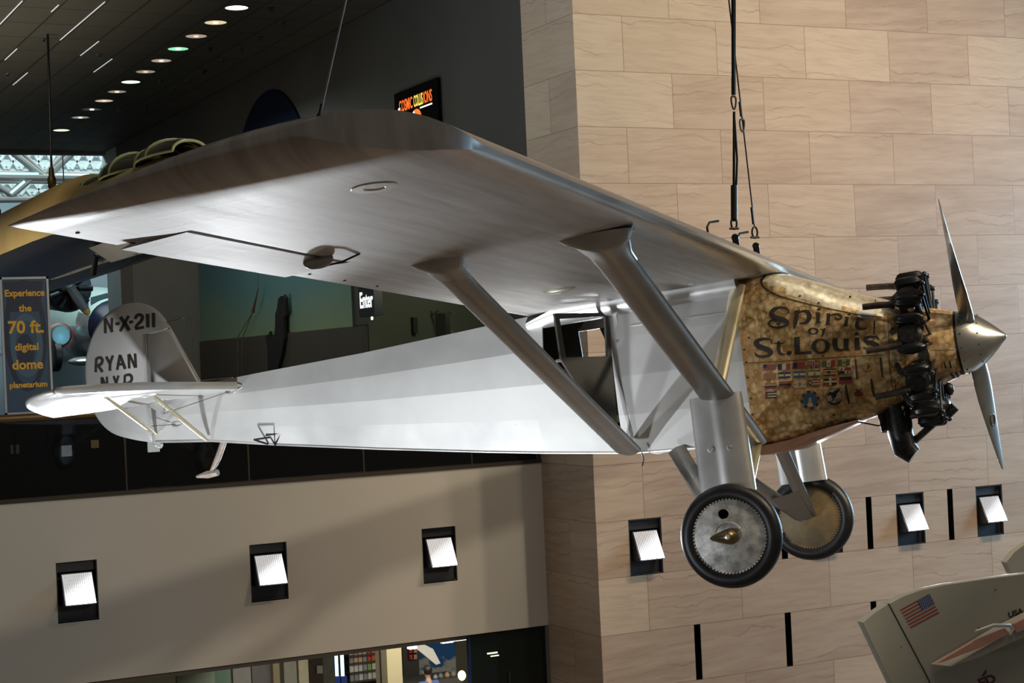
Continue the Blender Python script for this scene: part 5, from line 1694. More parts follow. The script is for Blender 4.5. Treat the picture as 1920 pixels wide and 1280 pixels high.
rt = empty('roof_truss', fp((100, 345))); tag(rt, 'grey roof truss with crossing tubes at the left below the dark ceiling', 'truss'); o0 = Vector(rt.location)
for a, b, r in (((-30, 331), (240, 334), .13), ((22, 284), (80, 330), .11), ((38, 284), (84, 328), .08), ((92, 327), (138, 284), .11), ((82, 330), (125, 284), .09), ((-6, 348), (24, 366), .10), ((20, 368), (58, 336), .09), ((-10, 374), (120, 373), .10), ((-30, 340), (240, 343), .06)):
    mb = MB(); mb.tube([fp(a) - o0, fp(b) - o0], r, 10); mb.build('truss_tube', TG, rt)
rt = empty('roof_girder', fp((100, 310), 58)); tag(rt, 'white perforated roof girder behind the grey truss', 'girder'); o0 = Vector(rt.location)
def gp(px): return P_world(px, (0, 1, 0), 58.0) - o0
mb = MB()
for y0, y1 in ((283, 291), (298, 311), (315, 321), (340, 346), (352, 358), (363, 372)): 
    a, b, c_, d_2 = gp((-40, y0)), gp((260, y0 + 5)), gp((260, y1 + 5)), gp((-40, y1))
    mb.add([a, b, c_, d_2] + [p + Vector((0, .12, 0)) for p in (a, b, c_, d_2)], [(0, 1, 2, 3), (4, 7, 6, 5), (0, 4, 5, 1), (3, 2, 6, 7)])
for x in range(-36, 250, 24):
    for (ya, yb) in ((288, 318), (344, 366)):
        for s in (-1, 1):
            mb.tube([gp((x + 12 - s * 9, ya)), gp((x + 12 + s * 9, yb))], .06, 6)
mb.build('girder_web', TW, rt, 0)
for (a, b, lab) in (((-20, 325), (72, 326), 'cyan fluorescent tube on the far roof truss, left of the hanging rod'), ((104, 327), (172, 328), 'cyan fluorescent tube on the far roof truss, right of the hanging rod'), ((20, 362), (46, 340), 'slanting cyan fluorescent tube low in the far roof')):
    A, B = fp(a, 53.9), fp(b, 53.9)
    rt = empty('fluorescent_tube', (A + B) / 2); tag(rt, lab, 'light', 'cyan tubes in the far roof')
    mb = MB(); mb.tube([A - rt.location, B - rt.location], .035, 8); mb.build('tube', mat('cyan_tube', (.5, 1, 1), 0, .5, (.42, 1.0, .95), 1.4), rt)
    mb = MB(); mb.tube([A - rt.location + Vector((0, .1, .05)), B - rt.location + Vector((0, .1, .05))], .05, 6); mb.build('fitting', TG, rt)

# silver airliner, nose on, in the far hall
DC = empty('silver_airliner', (14.3, 60.0, 1.75)); tag(DC, 'silver airliner with mint white top and navy nose in the far hall', 'airplane')
PW = mottled('mint_white_paint', (.52, .68, .64), (.60, .74, .70), 2, .1, .3)
POL = mottled('polished_metal', (.30, .33, .36), (.80, .83, .85), 2.2, .75, .22, rvar=.15, detail=5)
# axis of the body points towards the hall and a little to the right
dcx = Vector((.10, -.99, 0)).normalized(); dcy = Vector((.99, .10, 0)).normalized()
def dcp(a, b, c_): return dcx * a + dcy * b + Vector((0, 0, c_))
def dc_ring(a, r, zc, sq=1.0): return [dcp(a, r * math.cos(t_), zc + r * sq * math.sin(t_)) for t_ in [2 * math.pi * k / 28 for k in range(28)]]
mb = MB(); mb.rings([dc_ring(-9, .9, .6), dc_ring(-6, 1.32, .15), dc_ring(-1.5, 1.34, .05), dc_ring(-.2, 1.30, .02), dc_ring(.6, 1.14, -.05), dc_ring(1.2, .92, -.12), dc_ring(1.42, .80, -.18), dc_ring(1.6, .66, -.20), dc_ring(1.9, .34, -.22), dc_ring(1.98, .04, -.22)])
fu = mb.build('airliner_body', [POL, PW, mat('navy_nose', (.008, .012, .035), .1, .3)], DC, 50)
for p in fu.data.polygons:
    c_ = p.center; a = Vector(c_).dot(dcx)
    p.material_index = 2 if a > 1.3 else (1 if c_.z > .28 or (a < .9 and c_.z > .1) else 0)
DGL = mat('cockpit_glass', (.05, .08, .10), .2, .15)
for s in (-1, 1):
    f3 = Vector((0, 0, .02)) + dcx * .03
    for pane in ([(.80, .06, 1.04), (.72, .62, .90), (.98, .72, .66), (1.06, .06, .93)], [(.68, .68, .88), (.25, .95, .72), (.45, 1.02, .45), (.93, .78, .62)]):
        mb = MB(); mb.add([dcp(a, s * b, c_) + f3 for a, b, c_ in pane], [(0, 1, 2, 3)]); mb.build('cockpit_window', DGL, DC, 0, fix=False)
EAX = mat('nose_lettering_white', (.75, .75, .72), 0, .4)
font_text('nose_lettering', 'EASTERN', EAX, DC, .17, lambda x, y: dcp(1.99 - .80 * (x * x + (y - .02) ** 2), x, -.20 + y), .006, 'CENTER')
mb = MB(); mb.blob((-.95, -1.2, -1.25), (.55, .5, .16), 14, 8); mb.build('landing_light_chin', POL, DC)
mb = MB(); mb.rings([[dcp(-2.2, -1.2, -.75), dcp(-4.6, -1.2, -.75), dcp(-4.6, -1.2, -1.0), dcp(-2.2, -1.2, -.95)], [dcp(-2.6, -6, -.45), dcp(-4.4, -6, -.45), dcp(-4.4, -6, -.6), dcp(-2.6, -6, -.58)]]); mb.build('airliner_wing', POL, DC)
for s in (-1,):
    mb = MB(); c0 = dcp(.4, s * 1.62, -.35)
    mb.lathe([(0, .36), (.08, .42), (.5, .42), (.7, .30), (.72, .05)], c0 - dcx * .6, dcx, 24); nc = mb.build('engine_nacelle', mat('nacelle_teal', (.22, .42, .44), .5, .3), DC, 40)
    mb = MB(); mb.lathe([(0, .40), (.03, .45), (.06, .40)], c0 + dcx * .02, dcx, 24, caps=(False, False)); mb.build('nacelle_ring', mat('nacelle_red', (.40, .06, .05), .2, .4), nc, 40)
    mb = MB(); mb.lathe([(-.14, .2), (-.14, .5), (-.10, .56), (.10, .56), (.14, .5), (.14, .2)], dcp(.1, s * 1.75, -1.0), dcy, 28); mb.build('airliner_tire', M_RUBBER, DC, 40)

# dark engine with a yellow-tipped propeller in front of the airliner
en = empty('hanging_engine', P_world((122, 540), (0, 1, 0), 50)); tag(en, 'black radial engine with yellow-tipped propeller hanging left of the airliner', 'engine')
mb = MB(); mb.lathe([(0, .28), (.05, .62), (.3, .70), (.5, .68)], (.16, 0, -.02), (-.05, 1, .1), 28); cw_ = mb.build('cowl_ring', mat('cowl_black', (.010, .011, .012), .3, .35), en, 40)
for k in range(9):
    a = 2 * math.pi * k / 9
    mb = MB(); mb.tube([(.16 + .22 * math.cos(a), -.02, .22 * math.sin(a) - .02), (.16 + .62 * math.cos(a), -.02, .62 * math.sin(a) - .02)], [.07, .085], 10); mb.build('cylinder', BLACKMETAL, en)
mb = MB(); mb.lathe([(0, .22), (-.2, .20), (-.34, .10), (-.36, .02)], (.0, -.05, .12), (-.05, 1, .1), 20); mb.build('propeller_hub', M_ALU, en, 40)
hubp = Vector((.0, -.30, .12)); tipp = P_world((167, 590), (0, 1, 0), 49.7) - en.location
mb = MB(); dd = tipp - hubp
sd = dd.cross(Vector((0, 1, 0))).normalized(); fw = dd.normalized().cross(sd)
bl = [(0, .07), (.2, .13), (.5, .15), (.85, .12)]
mb.rings([[hubp + dd * k + sd * (w_ * math.cos(a)) + fw * (.03 * math.sin(a)) for a in [2 * math.pi * j / 12 for j in range(12)]] for k, w_ in bl]); pb = mb.build('propeller_blade', mat('blade_grey', (.16, .16, .15), .5, .4), en, 40)
mb = MB(); mb.rings([[hubp + dd * k + sd * (w_ * math.cos(a)) + fw * (.03 * math.sin(a)) for a in [2 * math.pi * j / 12 for j in range(12)]] for k, w_ in ((.85, .121), (.95, .09), (1.0, .03))]); mb.build('blade_tip', mat('tip_yellow', (.60, .38, .03), 0, .4), pb, 40)
mb = MB(); mb.tube([(.16, .3, .6), (.16, .3, 11.5 - en.location.z)], .02, 6); mb.build('hanger', BLACKMETAL, en)
mb = MB(); mb.lathe([(0, .7), (1.2, .72), (3.0, .5)], (.16, .45, .03), (-.05, 1, .1), 24); mb.build('engine_cowling', mat('cowl_black', (.010, .011, .012)), en, 40)

# ------------------------------------------------------------------ yellow and navy aeroplane hanging in the gallery
ya = empty('tandem_monoplane', (6.55, 30.5, 2.50)); tag(ya, 'old aeroplane with tan upper deck, navy flanks and open canopies behind the silver wing tip', 'airplane')
YD = mottled('tan_yellow_deck', (.44, .30, .12), (.50, .37, .15), 1.5, .1, .38)
NV = mat('navy_enamel', (.004, .006, .013), .0, .22, spec=.25)
def yr(y, w_, zt, zb, n=64): return [(w_ * math.cos(a), y, (zt + zb) / 2 + (zt - zb) / 2 * math.sin(a)) for a in [2 * math.pi * k / n for k in range(n)]]
mb = MB(); mb.rings([yr(-8.75, .05, -.20, -.30), yr(-8.7, .25, .02, -.50), yr(-8.5, .45, .22, -.70), yr(-7.5, .60, .44, -.82), yr(-5.5, .66, .48, -.85), yr(-4, .70, .52, -.88), yr(-2.9, .72, .72, -.90), yr(-1.5, .74, .76, -.92), yr(2, .74, .76, -.94), yr(5, .72, .76, -.92), yr(7, .66, .68, -.85), yr(7.6, .4, .45, -.6)])
for k_ in range(len(mb.m) - 2):
    if (k_ % 64) <= 33 or (k_ % 64) >= 62: mb.m[k_] = 1
yf = mb.build('fuselage', [NV, YD], ya, 45)
CF = mat('canopy_frame_green', (.42, .46, .20), 0, .4)
CG = mat('canopy_glass_dark', (.012, .012, .010), 0, .08)
for k, (y0, y1, h) in enumerate(((-4.35, -2.9, .20), (-6.30, -4.30, .32), (-8.30, -6.45, .24))):
    mb = MB(); rings = []
    for j in range(9):
        y = y0 + (y1 - y0) * j / 8; s = math.sin(math.pi * (.12 + .76 * j / 8)) ** .6
        rings.append([(.42 * s * math.cos(a), y, .40 + h * s * math.sin(a)) for a in [math.pi * i / 12 for i in range(13)]])
    mb.rings(rings, closed=False, caps=(False, False)); cp_ = mb.build('canopy', CG, ya, 60)
    for j in (0, 3, 6, 8):
        mb = MB(); mb.tube([Vector(p) * 1.0 + Vector((0, 0, .01)) for p in rings[j]], .020, 6); mb.build('canopy_frame', CF, cp_)
    for i in (0, 6, 12):
        mb = MB(); mb.tube([rings[j][i] for j in range(9)], .016, 6); mb.build('canopy_frame', CF, cp_)
YL2 = mat('fuselage_letter_yellow', (.45, .38, .14), 0, .4)
font_text('fuselage_lettering', 'SA', YL2, ya, .42, lambda x, y: Vector((-.72, 5.4 - x, -.40 + y)), .01, 'CENTER')
# bright keel strip, belly plates and exhaust pipe under the body
mb = MB(); mb.tube([(-.30, y_, -.80 + .02 * math.sin(y_)) for y_ in (-6.6, -5.5, -4, -2.5, -1.0, .5)], .035, 8)
mb.build('keel_strip', mottled('worn_keel_metal', (.12, .115, .10), (.40, .38, .34), 2.0, .8, .3), ya, 40)
mb = MB(); mb.rings([[(-.62, y_, -.62), (-.30, y_, -.84), (-.28, y_, -.82), (-.60, y_, -.60)] for y_ in (-6.9, -5.0)]); mb.build('belly_plate', mottled('belly_metal', (.022, .020, .017), (.06, .055, .047), 1.4, .4, .35), ya, 20)
mb = MB(); mb.tube([(-.42, -4.6, -.70), (-.44, -4.45, -.98)], .045, 8); mb.build('exhaust_pipe', BLACKMETAL, ya)
mb = MB(); mb.tube([(-.735, y_, .13) for y_ in (7.0, 5.0, 3.2)] , .02, 6); mb.build('red_pinstripe', mat('pinstripe_red', (.30, .04, .025), 0, .4), ya)
p = P_world((90, 65), (0, 0, 1), 6.0)
rt = empty('suspension_rod', (6.50, 30.5, 3.262)); tag(rt, 'dark vertical rod with turnbuckle holding the tan and navy aeroplane', 'cable')
mb = MB(); mb.tube([(0, 0, .05), (.04, 0, 2.735)], .022, 8); mb.build('rod', BLACKMETAL, rt)
mb = MB(); mb.lathe([(0, .03), (.06, .07), (.20, .075), (.26, .05), (.40, .04)], (0, 0, 0), (0, 0, 1), 12); mb.build('turnbuckle', mat('old_brass', (.10, .07, .03), .7, .4), rt, 40)
rt = empty('suspension_rod', (6.50, 35.6, 3.262)); tag(rt, 'thin dark rod at the left edge holding the tan and navy aeroplane', 'cable')
mb = MB(); mb.tube([(0, 0, .02), (0, 0, 2.735)], .018, 8); mb.build('rod', BLACKMETAL, rt)
mb = MB(); mb.lathe([(0, .03), (.05, .05), (.15, .05), (.2, .02)], (0, 0, 0), (0, 0, 1), 12); mb.build('turnbuckle', BLACKMETAL, rt, 40)

# ------------------------------------------------------------------ white twin-tailed craft at the lower right
TW_ = 14.0
def tp2(px, w_=TW_): return P_world(px, (0, 1, 0), w_)
o0 = tp2((1780, 1200))
tc_ = empty('white_spaceplane_tail', o0); tag(tc_, 'pale grey tail of a spaceplane with flag decal at the lower right corner', 'spaceplane')
PAINT = mottled('pale_spaceplane_paint', (.29, .285, .24), (.32, .315, .265), 1.0, 0, .4)
def slab_px(name, pxs, m, depth, w_=TW_, parent=tc_, k=1.0):
    mb = MB(); pts = [tp2(p, w_) - o0 for p in pxs]
    c = sum(pts, Vector()) / len(pts)
    mb.rings([[c + (p - c) * s + Vector((0, yy, 0)) for p in pts] for yy, s in ((0, 1.0 - .012 * k), (.012, 1.0), (depth - .012, 1.0), (depth, 1 - .012 * k))])
    return mb.build(name, m, parent, 30)
slab_px('fin', [(1666, 1131), (1690, 1118), (1726, 1105), (1768, 1096), (1850, 1084), (1990, 1066), (1990, 1400), (1800, 1400), (1737, 1265)], PAINT, .10)
slab_px('rudder', [(1617, 1166), (1640, 1147), (1664, 1131), (1735, 1264), (1797, 1400), (1728, 1400)], PAINT, .09)
mb = MB(); mb.tube([tp2((1665.5, 1131)) - o0 + Vector((0, -.001, 0)), tp2((1736, 1264)) - o0 + Vector((0, -.001, 0)), tp2((1798, 1400)) - o0 + Vector((0, -.001, 0))], .004, 6); mb.build('hinge_gap', M_LINE, tc_)
fq = [Vector(p) for p in ((1687, 1143), (1742, 1112.5), (1761, 1149), (1707, 1178))]
def fpt(s, t_, off): 
    q = (fq[0] * (1 - s) + fq[1] * s) * (1 - t_) + (fq[3] * (1 - s) + fq[2] * s) * t_
    return tp2((q.x, q.y)) - o0 + Vector((0, -off, 0))
mb = MB()
for k in range(13):
    if k % 2 == 0: mb.quad(fpt(0, k / 13, .002), fpt(1, k / 13, .002), fpt(1, (k + 1) / 13, .002), fpt(0, (k + 1) / 13, .002), 0)
mb.quad(fpt(.58, 0, .003), fpt(1, 0, .003), fpt(1, 7 / 13, .003), fpt(.58, 7 / 13, .003), 1)
for i in range(9):
    for j in range(6 if i % 2 == 0 else 5):
        cx = .58 + .42 * ((j + (.5 if i % 2 == 0 else 1.0)) / 6); cy = 7 / 13 * (i + .5) / 9
        mb.add([fpt(cx + .014 * math.cos(a), cy + .018 * math.sin(a), .004) for a in [2 * math.pi * q_ / 5 for q_ in range(5)]], [(0, 1, 2, 3, 4)], 2)
mb.build('flag_decal', [mat('decal_red', (.22, .045, .035), 0, .35), mat('decal_blue', (.025, .04, .12), 0, .25), mat('decal_white', (.6, .6, .62), 0, .35)], tc_, 0, fix=False)
DARKR = mat('decal_dark_red', (.07, .016, .018), 0, .4)
font_text('sponsor_lettering', 'ED', DARKR, tc_, .13, lambda x, y: tp2((1838 + (x * 1.0) * 190 - y * 70, 1289 - x * 72 - y * 165)) - o0 + Vector((0, -.003, 0)), .006, 'LEFT')
mb = MB(); mb.add([tp2(p) - o0 + Vector((0, -.003, 0)) for p in ((1840, 1267), (1849, 1254), (1849, 1262), (1843, 1268))], [(0, 1, 2, 3)]); mb.build('sponsor_mark', DARKR, tc_, 0, fix=False)
font_text('country_lettering', 'USA', mat('decal_black', (.02, .02, .02), 0, .4), tc_, .07, lambda x, y: tp2((1891 + x * 215 - y * 45, 1158 - x * 72 - y * 205)) - o0 + Vector((0, -.003, 0)), .003, 'LEFT')
mb = MB()
for px, r in (((1866, 1105.5), .008), ((1836, 1179), .018), ((1853, 1208), .022), ((1690, 1212), .006)): mb.lathe([(0, r), (.004, r * .9)], tp2(px) - o0 + Vector((0, .0, 0)), (0, -1, 0), 14)
mb.build('port_plugs', BLACK, tc_)
# tailplane reaching out towards the hall, with a red band
mb = MB()
def sl(px, w_): return tp2(px, w_) - o0
sec_a = [sl(p, 13.98) for p in ((1745, 1244), (1800, 1213), (1862, 1176), (1990, 1112), (1990, 1140), (1880, 1190), (1800, 1226))]
sec_b = [p + Vector((.10, -.42, -.02)) * 1.0 for p in sec_a]
nb = len(sec_a)
mb.rings([sec_a, [sum(sec_a, Vector()) / nb + (p - sum(sec_a, Vector()) / nb) * .97 + Vector((.05, -.22, -.012)) for p in sec_a]])
sp = mb.build('tailplane', PAINT, tc_, 30)
mb = MB()
BND = mottled('salmon_band', (.42, .20, .15), (.50, .26, .20), 3, 0, .35)
q4 = [sl(p, 13.72) for p in ((1757, 1243), (1830, 1200), (1885, 1178), (1893, 1187), (1840, 1213), (1770, 1240))]
mb.rings([q4, [p + Vector((0, .03, 0)) for p in q4]]); mb.build('salmon_band', BND, sp, 0)
q5 = [sl(p, 13.72) for p in ((1900, 1170), (1990, 1124), (1990, 1150), (1906, 1186))]
mb = MB(); mb.rings([q5, [p + Vector((0, .03, 0)) for p in q5]]); mb.build('salmon_band', BND, sp, 0)
mb = MB(); mb.tube([sl(p, 13.72) for p in ((1829, 1183), (1862, 1172), (1893, 1172), (1899, 1180), (1893, 1190))], [.012, .02, .022, .02, .012], 10); mb.build('pivot_collar', mat('collar_grey', (.42, .44, .42), .2, .4), sp, 50)
# the second fin, further back
o1 = tp2((1915, 1045), 15.6)
t2 = empty('second_spaceplane_fin', o1)
t2.parent = tc_; t2.location = o1 - o0
mb = MB(); pts = [tp2(p, 15.6) - o1 for p in ((1887, 1054), (1902, 1035), (1925, 1018), (1990, 985), (1990, 1078), (1925, 1078), (1897, 1075))]
mb.rings([pts, [p + Vector((0, .09, 0)) for p in pts]]); mb.build('far_fin', PAINT, t2, 30)

# ------------------------------------------------------------------ shop under the balcony
SW = 33.0
struct('wall_shop_back', MB().box2((-2, 35.0, FLOOR_Z), (20, 35.2, -3.9)), mat('shop_wall_olive', (.16, .15, .10), 0, .7))
struct('ceiling_shop', MB().box2((-2, W1 + .36, -3.95), (20, 35.0, -3.9)), mat('shop_ceiling', (.35, .35, .33), 0, .7))
struct('wall_shop_right', MB().box2((17.5, W1 + .36, FLOOR_Z), (17.6, 35, -3.95)), mat('shop_side', (.10, .09, .07), 0, .7))
def shp(px, w_=SW): return P_world(px, (0, 1, 0), w_)
lamp('shop_lighting', 'AREA', (13.0, 29.5, -4.05), (13.0, 30.0, -7), 260, (1.0, .95, .82), 4.0)
lamp('shop_lighting', 'AREA', (8.5, 23.0, -4.05), (9.5, 24.5, -6), 55, (1.0, .95, .82), 3.0)  # unseen fill added to brighten the left shop panels
# yellow column
p0, p1 = shp((724, 1205), 31.0), shp((752, 1205), 31.0)
mb = MB(); mb.box2((p0.x, 31.0, FLOOR_Z), (p1.x, 31.6, -3.95)); struct('trim_5', mb, mat('column_cream', (.62, .55, .33), 0, .6))
# mural
p0, p1 = shp((783, 1200), 34.9), shp((856, 1268), 34.9)
MU = mat('sky_mural', (.1, .3, .6), 0, .6)
t = NT(MU); sp3 = t.n('ShaderNodeSeparateXYZ'); t.l(t.coords('Object'), sp3.inputs[0])
nz = t.noise(t.coords('Object', (1.5, 1, 2.2)), 1.6, 5)
kk = t.math('ADD', t.math('MULTIPLY', sp3.outputs[2], -1.15), t.math('MULTIPLY_ADD', nz, 2.2, -8.2))
t.l(t.ramp(kk, [(.42, (.03, .16, .46)), (.60, (.55, .58, .50))]), t.b.inputs['Base Color'])
mb = MB(); mb.box2((p0.x, 34.9, p1.z - .6), (p1.x, 34.99, p0.z + .4)); o = mb.build('sky_mural', MU, None, 0); tag(o, 'blue sky mural with clouds at the back of the shop', 'mural')
# model aeroplane wing hung in the shop
mb = MB(); w_ = [shp(p, 32.0) for p in ((772, 1204), (786, 1203), (812, 1216), (826, 1243), (818, 1246), (796, 1228), (776, 1212))]
mb.rings([w_, [p + Vector((0, .08, 0)) for p in w_]]); o = mb.build('model_wing', mat('model_white', (.85, .84, .80), 0, .4), None, 0); tag(o, 'white slanting model wing hanging in the shop before the sky mural', 'model')
# fluorescent fittings
for a, b, w2, lab in (((838, 1199), (874, 1196), .5, 'white ceiling fitting in the shop at the upper right'), ((826, 1202), (846, 1204), .12, 'slim tube light in the shop left of the wide fitting'), ((764, 1213), (778, 1216), .12, 'small bright tube light in the shop beside the cream column')):
    A, B = shp(a, 29.0), shp(b, 29.0)
    mb = MB(); mb.box2((A.x, 28.9, A.z - .03), (B.x, 28.9 + w2, A.z + .03)); o = mb.build('tube_light', mat('shop_tube', (1, 1, 1), 0, .5, (1.0, .90, .95), 1.5), None, 0); tag(o, lab, 'light', 'tube lights in the shop')
# shelves with books
BK = [mat('book_%s' % n_, c, 0, .5) for n_, c in (('white', (.60, .60, .56)), ('orange', (.62, .16, .05)), ('red', (.50, .06, .04)), ('green', (.22, .42, .12)), ('yellow', (.62, .48, .10)), ('blue', (.10, .20, .42)), ('grey', (.28, .29, .28)), ('peach', (.60, .38, .24)))]
shx0, shx1 = shp((655, 1240)).x, shp((722, 1240)).x
bs = empty('book_shelf', (shx0, SW, FLOOR_Z)); tag(bs, 'dark wall shelf full of books and packets left of the cream column', 'shelf')
levels = [shp((690, y_)).z for y_ in (1226, 1240, 1257, 1274)]
mb = MB(); mb.box2((0, .38, 0), (shx1 - shx0, .40, 3.1)); mb.build('back_board', mat('shelf_dark', (.05, .045, .04), 0, .6), bs, 0)
for z in levels:
    mb = MB(); mb.box2((0, .0, z - FLOOR_Z - .03), (shx1 - shx0, .38, z - FLOOR_Z)); mb.build('shelf_board', mat('shelf_dark', (.05, .045, .04), 0, .6), bs, 0)
rnd = random.Random(5)
wd = (shx1 - shx0)
for li, z in enumerate(levels):
    for k in range(8):
        x = shx0 + .03 + wd * k / 8
        right = k >= 4
        m_ = rnd.choice(BK[1:3] if (right and li < 2) else (BK[3:5] + BK[:1] if right else [BK[0], BK[6], BK[7]]))
        w2, h2 = wd / 8 * .82, rnd.uniform(.13, .19)
        mb = MB(); mb.box2((0, 0, 0), (w2, .05, h2))
        o = mb.build('book', m_, None, 0); o.location = (x, SW + .06, z)
        tag(o, 'small coloured book or packet on the dark shop shelf', 'book', 'books on the shop shelf')
# two glowing blue columns beside the shelf
for a, lab in (((630, 1228), 'glowing blue light column in the shop, left of the pair'), ((641, 1228), 'glowing blue light column in the shop, right of the pair')):
    p = shp(a, 31.5); p2 = shp((a[0], 1262), 31.5)
    rt = empty('light_column', (p.x, 31.5, FLOOR_Z)); tag(rt, lab, 'light', 'blue light columns in the shop')
    mb = MB(); mb.box2((-.07, -.04, 0), (.07, .06, p2.z - FLOOR_Z - .05)); mb.build('column_base', mat('deep_blue', (.01, .03, .16), 0, .4), rt, 0)
    mb = MB(); mb.tube([(0, 0, p2.z - FLOOR_Z - .05), (0, 0, p.z - FLOOR_Z + .1)], .035, 10); mb.build('glow_tube', mat('blue_glow', (.6, .8, 1), 0, .5, (.50, .75, 1.0), 1.6), rt)
# thin black pole
p = shp((713, 1240), 30.0); rt = empty('display_pole', (p.x, 30.0, FLOOR_Z)); tag(rt, 'thin black display pole in front of the book shelf', 'pole')
mb = MB(); mb.tube([(0, 0, .02), (0, 0, p.z - FLOOR_Z + .35)], .018, 8); mb.box2((-.12, -.01, p.z - FLOOR_Z + .33), (.12, .01, p.z - FLOOR_Z + .37)); mb.build('pole', BLACK, rt); mb = MB(); mb.lathe([(0, .16), (.02, .16)], (0, 0, 0), (0, 0, 1), 16); mb.build('foot', BLACK, rt)
# red packets on the dark post beside the mural
for k in range(4):
    p = shp((768 + (k % 2) * 6, 1227 + (k // 2) * 9), 33.5)
    mb = MB(); mb.box2((0, 0, 0), (.10, .04, .13)); o = mb.build('packet', BK[2] if k % 2 == 0 else BK[7], None, 0); o.location = p; tag(o, 'small red packet hanging on the dark post beside the sky mural', 'packet', 'red packets in the shop')
p0, p1 = shp((754, 1205), 33.6), shp((784, 1205), 33.6)
mb = MB(); mb.box2((p0.x, 33.6, FLOOR_Z), (p1.x, 33.75, -4.4)); o = mb.build('display_post', mat('post_dark', (.07, .06, .05), 0, .6), None, 0); tag(o, 'dark display post between the cream column and the sky mural', 'post')
# counter with merchandise
p0, p1 = shp((752, 1283), 32.4), shp((868, 1268), 32.4)
mb = MB(); mb.box2((p0.x, 32.4, FLOOR_Z), (p1.x, 33.2, p1.z)); o = mb.build('shop_counter', mat('counter_grey', (.12, .12, .11), 0, .5), None, 0); tag(o, 'dark grey shop counter below the sky mural', 'counter')
for k, (px, m_, s) in enumerate((((816, 1256), BK[0], .05), ((826, 1258), BK[6], .06), ((838, 1258), BK[7], .06), ((850, 1257), BK[6], .065), ((861, 1262), BK[4], .045))):
    p = shp(px, 32.6); mb = MB(); zc = p1.z
    mb.lathe([(0, s * .8), (s * .3, s), (s * 1.0, s * .9), (s * 1.6, s * .35), (s * 1.7, .01)], (0, 0, 0), (0, 0, 1), 14); o = mb.build('souvenir', m_, None, 40); o.location = (p.x, 32.6, zc)
    tag(o, 'small rounded souvenir on the shop counter', 'souvenir', 'souvenirs on the shop counter')
p = shp((866, 1266), 31.0); mb = MB(); mb.blob((0, 0, 0), (.08, .08, .10), 12, 8); o = mb.build('globe_lamp', mat('warm_globe', (1, .8, .5), 0, .5, (1.0, .72, .35), 3.0), None); o.location = p; tag(o, 'small warm glowing lamp at the right side of the shop', 'lamp')
# left part: dull glass and panels
for a, b, w2, c_, lab in ((330, 402, 24.0, (.10, .14, .09), 'pale green panel in the shop front at the far left'), (402, 432, 24.0, (.03, .07, .045), 'dark green panel in the shop front'), (436, 470, 24.3, (.13, .125, .11), 'grey panel in the shop front'), (472, 508, 24.3, (.06, .055, .05), 'dark speckled picture panel in the shop front'),
                          (512, 524, 24.2, (.14, .11, .06), 'narrow brown panel in the shop front'), (532, 556, 24.3, (.16, .155, .12), 'light grey panel in the shop front'), (560, 578, 24.3, (.30, .27, .18), 'cream panel in the shop front'), (578, 606, 26.0, (.08, .06, .05), 'dark clothes rack panel in the shop'), (606, 628, 26.0, (.17, .18, .15), 'greenish display panel in the shop')):
    A, B = shp((a, 1250), w2), shp((b, 1250), w2)
    mb = MB(); mb.box2((0, 0, 0), (B.x - A.x, .05, -4.0 - FLOOR_Z)); o = mb.build('shop_partition', mottled('shop_panel_%d' % a, c_, tuple(x * 1.3 for x in c_), 6, 0, .5), None, 0); o.location = (A.x, w2, FLOOR_Z); tag(o, lab, 'panel', 'panels in the shop front')
for a, lab in (((594, 1262), 'small white tag on the dark clothes rack panel, left'), ((599, 1262), 'small white tag on the dark clothes rack panel, right')):
    p = shp(a, 25.9); mb = MB(); mb.box2((0, -.02, 0), (.05, 0, .12)); o = mb.build('price_tag', BK[0], None, 0); o.location = p; tag(o, lab, 'tag', 'white tags in the shop')
# dark glass screen at the right end
DG2 = mat('dark_green_glass', (.008, .014, .013), 0, .05, spec=.5)
p0 = P_world((876, 1200), (0, 1, 0), W1 + .12)
ds = empty('glass_screen', ((p0.x + U0) / 2, W1 + .12, FLOOR_Z)); tag(ds, 'dark green glass screen between the shop and the stone corner', 'glass screen')
hw = (U0 - p0.x) / 2
mb = MB(); mb.box2((-hw + .03, -.01, .05), (hw - .004, .01, -3.85 - FLOOR_Z)); mb.build('dark_pane', DG2, ds, 0)
mb = MB(); mb.box2((-hw, -.03, 0), (-hw + .03, .03, -3.85 - FLOOR_Z)); mb.build('blue_edge', mat('edge_blue', (.01, .03, .12), 0, .3), ds, 0)
mb = MB(); mb.box2((-hw, -.03, 0), (hw - .004, .03, .05)); mb.build('sill', BLACKMETAL, ds, 0)
mb = MB(); mb.box2((-hw * .02, -.035, .8), (-hw * .02 + .03, -.015, -4.43 - FLOOR_Z)); mb.build('door_pull', mat('pull_grey', (.05, .06, .06), .6, .3), ds, 0)
mb = MB(); mb.box2((-.32, -.02, -4.15 - FLOOR_Z), (-.16, -.012, -4.13 - FLOOR_Z)); mb.box2((-.27, -.02, -4.19 - FLOOR_Z), (-.14, -.012, -4.175 - FLOOR_Z)); mb.build('lamp_reflection', mat('reflection_glow', (.9, 1, .7), 0, .5, (.9, 1.0, .7), 1.1), ds, 0)  # glowing bars imitate a lamp reflected in the dark pane


# person at the counter, seen from behind
def skin_chain(name, pts, edges, radii, m, parent, lvl=2):
    me = bpy.data.meshes.new(name); me.from_pydata(pts, edges, []); me.materials.append(m)
    o = bpy.data.objects.new(name, me); C.objects.link(o); o.parent = parent
    md = o.modifiers.new('skin', 'SKIN'); md.use_smooth_shade = True
    for i, r in enumerate(radii): me.skin_vertices[0].data[i].radius = (r, r) if not isinstance(r, tuple) else r
    me.skin_vertices[0].data[0].use_root = True
    u = o.modifiers.new('sub', 'SUBSURF'); u.levels = lvl; u.render_levels = lvl
    return o


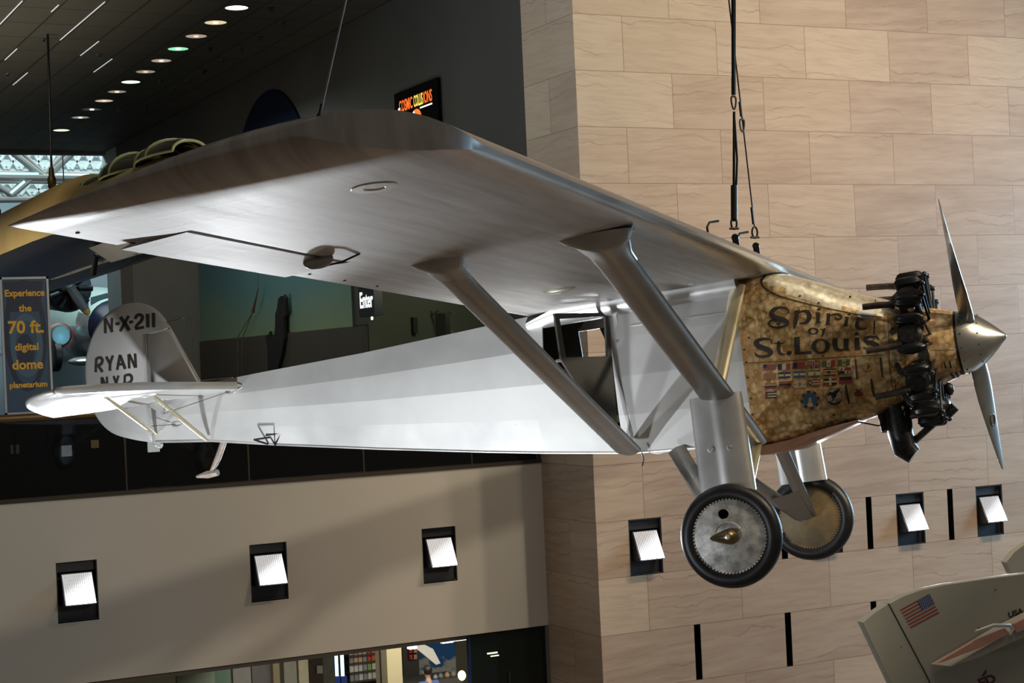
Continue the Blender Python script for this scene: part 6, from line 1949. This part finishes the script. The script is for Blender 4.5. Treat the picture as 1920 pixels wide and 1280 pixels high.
pe = empty('person', (13.23, 30.5, FLOOR_Z)); tag(pe, 'person with short black hair and blue shirt seen from behind in the shop', 'person')
SKIN = mat('skin', (.42, .25, .17), 0, .5)
P_, E_, R_ = [], [], []
def jt(p, r, par=None):
    P_.append(p); R_.append(r)
    if par is not None: E_.append((par, len(P_) - 1))
    return len(P_) - 1
pel = jt((0, 0, .95), .13); wst = jt((0, 0, 1.10), .12, pel); che = jt((0, -.01, 1.32), (.15, .11), wst); nck = jt((0, 0, 1.50), .052, che); nk2 = jt((0, .02, 1.56), .050, nck)
hd = jt((0, .035, 1.64), (.075, .088), nk2); tp_ = jt((0, .03, 1.74), (.062, .075), hd)
for s in (-1, 1):
    sh = jt((s * .17, 0, 1.42), .062, che); el = jt((s * .24, .02, 1.14), .042, sh); wr = jt((s * .25, .14, .93), .028, el); pm_ = jt((s * .25, .19, .87), (.036, .020), wr)
    for k in range(4): a = jt((s * (.225 + .017 * k), .215 + .004 * (k % 2), .825), .009, pm_); jt((s * (.225 + .017 * k), .225, .79 - .006 * (1.5 - abs(k - 1.5))), .008, a)
    a = jt((s * .205, .20, .86), .010, wr); jt((s * .195, .225, .835), .009, a)
    hp = jt((s * .10, 0, .88), .092, pel); kn = jt((s * .11, .015, .49), .058, hp); an = jt((s * .11, -.02, .09), .040, kn); jt((s * .12, .13, .04), .036, an)
body = skin_chain('body', P_, E_, R_, SKIN, pe)
mb = MB(); mb.blob((0, .02, 1.685), (.090, .102, .100), 16, 10); mb.build('hair', mat('black_hair', (.010, .009, .009), 0, .5), pe, 60)
mb = MB()
for s in (-1, 1): mb.blob((s * .086, .03, 1.645), (.012, .022, .032), 8, 6)
mb.blob((0, .122, 1.645), (.014, .02, .022), 8, 6)
mb.build('ears_and_nose', SKIN, pe, 60)
skin_chain('shirt', [(0, 0, .96), (0, 0, 1.12), (0, -.01, 1.32), (0, 0, 1.47), (.17, 0, 1.42), (.225, .012, 1.20), (-.17, 0, 1.42), (-.225, .012, 1.20)], [(0, 1), (1, 2), (2, 3), (2, 4), (4, 5), (2, 6), (6, 7)],
           [.150, .140, (.172, .130), .075, .080, .062, .080, .062], mat('blue_shirt', (.055, .10, .26), 0, .7), pe)
skin_chain('trousers', [(0, 0, .96), (.10, 0, .86), (.11, .015, .49), (.11, -.02, .12), (-.10, 0, .86), (-.11, .015, .49), (-.11, -.02, .12)], [(0, 1), (1, 2), (2, 3), (0, 4), (4, 5), (5, 6)], [.145, .105, .075, .062, .105, .075, .062], mat('dark_trousers', (.03, .03, .035), 0, .8), pe)
